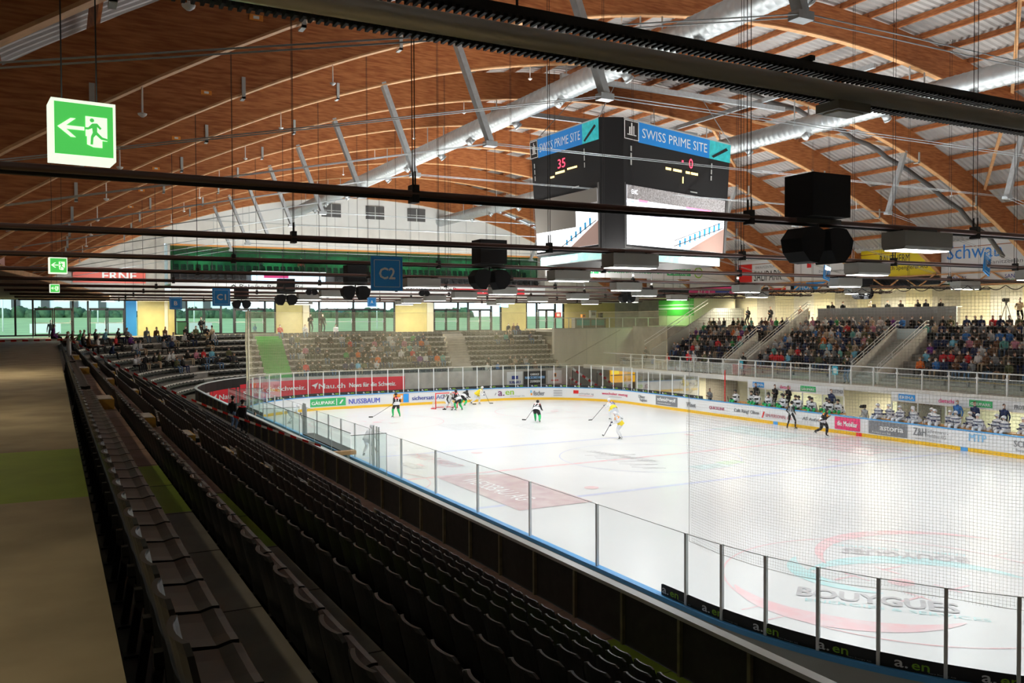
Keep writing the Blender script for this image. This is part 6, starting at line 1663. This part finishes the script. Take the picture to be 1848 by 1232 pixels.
# ---------------------------------------------------------------- protective nets (real cords)
def net(name, pts, z0, z1, cell, r, m, label, sag=0.0):
    """pts: dense list of ground points along the net"""
    L = [0]
    for a, b in zip(pts, pts[1:]): L.append(L[-1]+(b-a).length)
    def at_(s):
        for i in range(len(pts)-1):
            if s <= L[i+1]: u = (s-L[i])/max(1e-9, L[i+1]-L[i]); return pts[i].lerp(pts[i+1], u), (pts[i+1]-pts[i]).normalized()
        return pts[-1], (pts[-1]-pts[-2]).normalized()
    f0 = z0 if callable(z0) else (lambda s: z0); f1 = z1 if callable(z1) else (lambda s: z1)
    t = thing(name, label, 'net'); mb = MB(); vs = []; fs = []; n = int(L[-1]/cell); wob = lambda s, z: .05*sin(s*1.3+z*.9)+.03*sin(s*3.1-z*1.7)
    def rib(line, w):
        b = len(vs)
        for i, (p, d, axis) in enumerate(line):
            nn = Vector((-d.y, d.x, 0))
            if axis == 'v': vs.extend([p-d*w, p+nn*w, p+d*w])
            else: vs.extend([p+Vector((0, 0, -w)), p+nn*w, p+Vector((0, 0, w))])
        for i in range(len(line)-1):
            for k in range(3): fs.append((b+i*3+k, b+i*3+(k+1) % 3, b+(i+1)*3+(k+1) % 3, b+(i+1)*3+k))
    for i in range(n+1):
        s = i*cell; p, d = at_(s); nn = Vector((-d.y, d.x, 0)); za, zb = f0(s), f1(s)
        rib([(p+nn*wob(s, za+(zb-za)*k/5)+Vector((0, 0, za+(zb-za)*k/5)), d, 'v') for k in range(6)], r)
    m_ = int((f1(0)-f0(0))/cell); ns = max(2, int(L[-1]/.8))
    for k in range(m_+1):
        line = []
        for i in range(ns+1):
            s = L[-1]*i/ns; p, d = at_(s); nn = Vector((-d.y, d.x, 0)); z = f0(s)+(f1(s)-f0(s))*k/m_; line.append((p+nn*wob(s, z)+Vector((0, 0, z)), d, 'h'))
        rib(line, r)
    mb.add([tuple(v) for v in vs], fs, m); o = mb.build('mesh_cords', t); o['kind'] = 'stuff'
    mb = MB()
    for zf in (f0, f1):
        line = [at_(L[-1]*i/ns)[0]+Vector((0, 0, zf(L[-1]*i/ns))) for i in range(ns+1)]; mb.tube(line, r*3, m, n=5, cap=False)
    for s in (0, L[-1]):
        p = at_(s)[0]; mb.tube([p+Vector((0, 0, f0(s))), p+Vector((0, 0, f1(s)))], r*3, m, n=5)
    mb.build('border_rope', t); return t, at_, L
pts = [rink_at(s_near(-21.4)+.25*i)[0]+rink_at(s_near(-21.4)+.25*i)[1]*.06 for i in range(50)]
nt_, at_, L_ = net('protective_net', pts, lambda s: 2.42-.10*abs(sin(s*pi)), 7.35, .052, .0015, net_m, 'fine dark safety net rising above the glass at the closest rink corner')
mb = MB(); line = []
s = 0
while s < L_[-1]: p, d = at_(s); line.append(p+Vector((0, 0, 7.35-.07*abs(sin(s*pi/.26))))); s += .04
mb.tube(line, .006, black, n=4, cap=False); mb.build('chain_swag', nt_)
pts = [rink_at(s_far(18.0)+.4*i)[0]+rink_at(s_far(18.0)+.4*i)[1]*.06 for i in range(int((RLEN+s_near(22.0)-s_far(18.0))/.4))]
LT = .4*len(pts)
net('protective_net', pts, 2.95, lambda s: 7.55-(0 if s > 2.5 else .0), .085, .0052, net_far, 'beige safety net hanging behind the goal at the end of the rink')
t = thing('net_pole', 'tall cream pole holding the corner of the beige net', 'pole', tuple(pts[-1])); mb = MB(); mb.tube([(0, 0, 1.1), (0, 0, 7.6)], .05, cream, n=8); mb.build('tube', t); mb = MB(); mb.tube([(.25, .1, 1.1), (.25, .1, 7.6)], .02, cream, n=6); mb.build('rope', t)
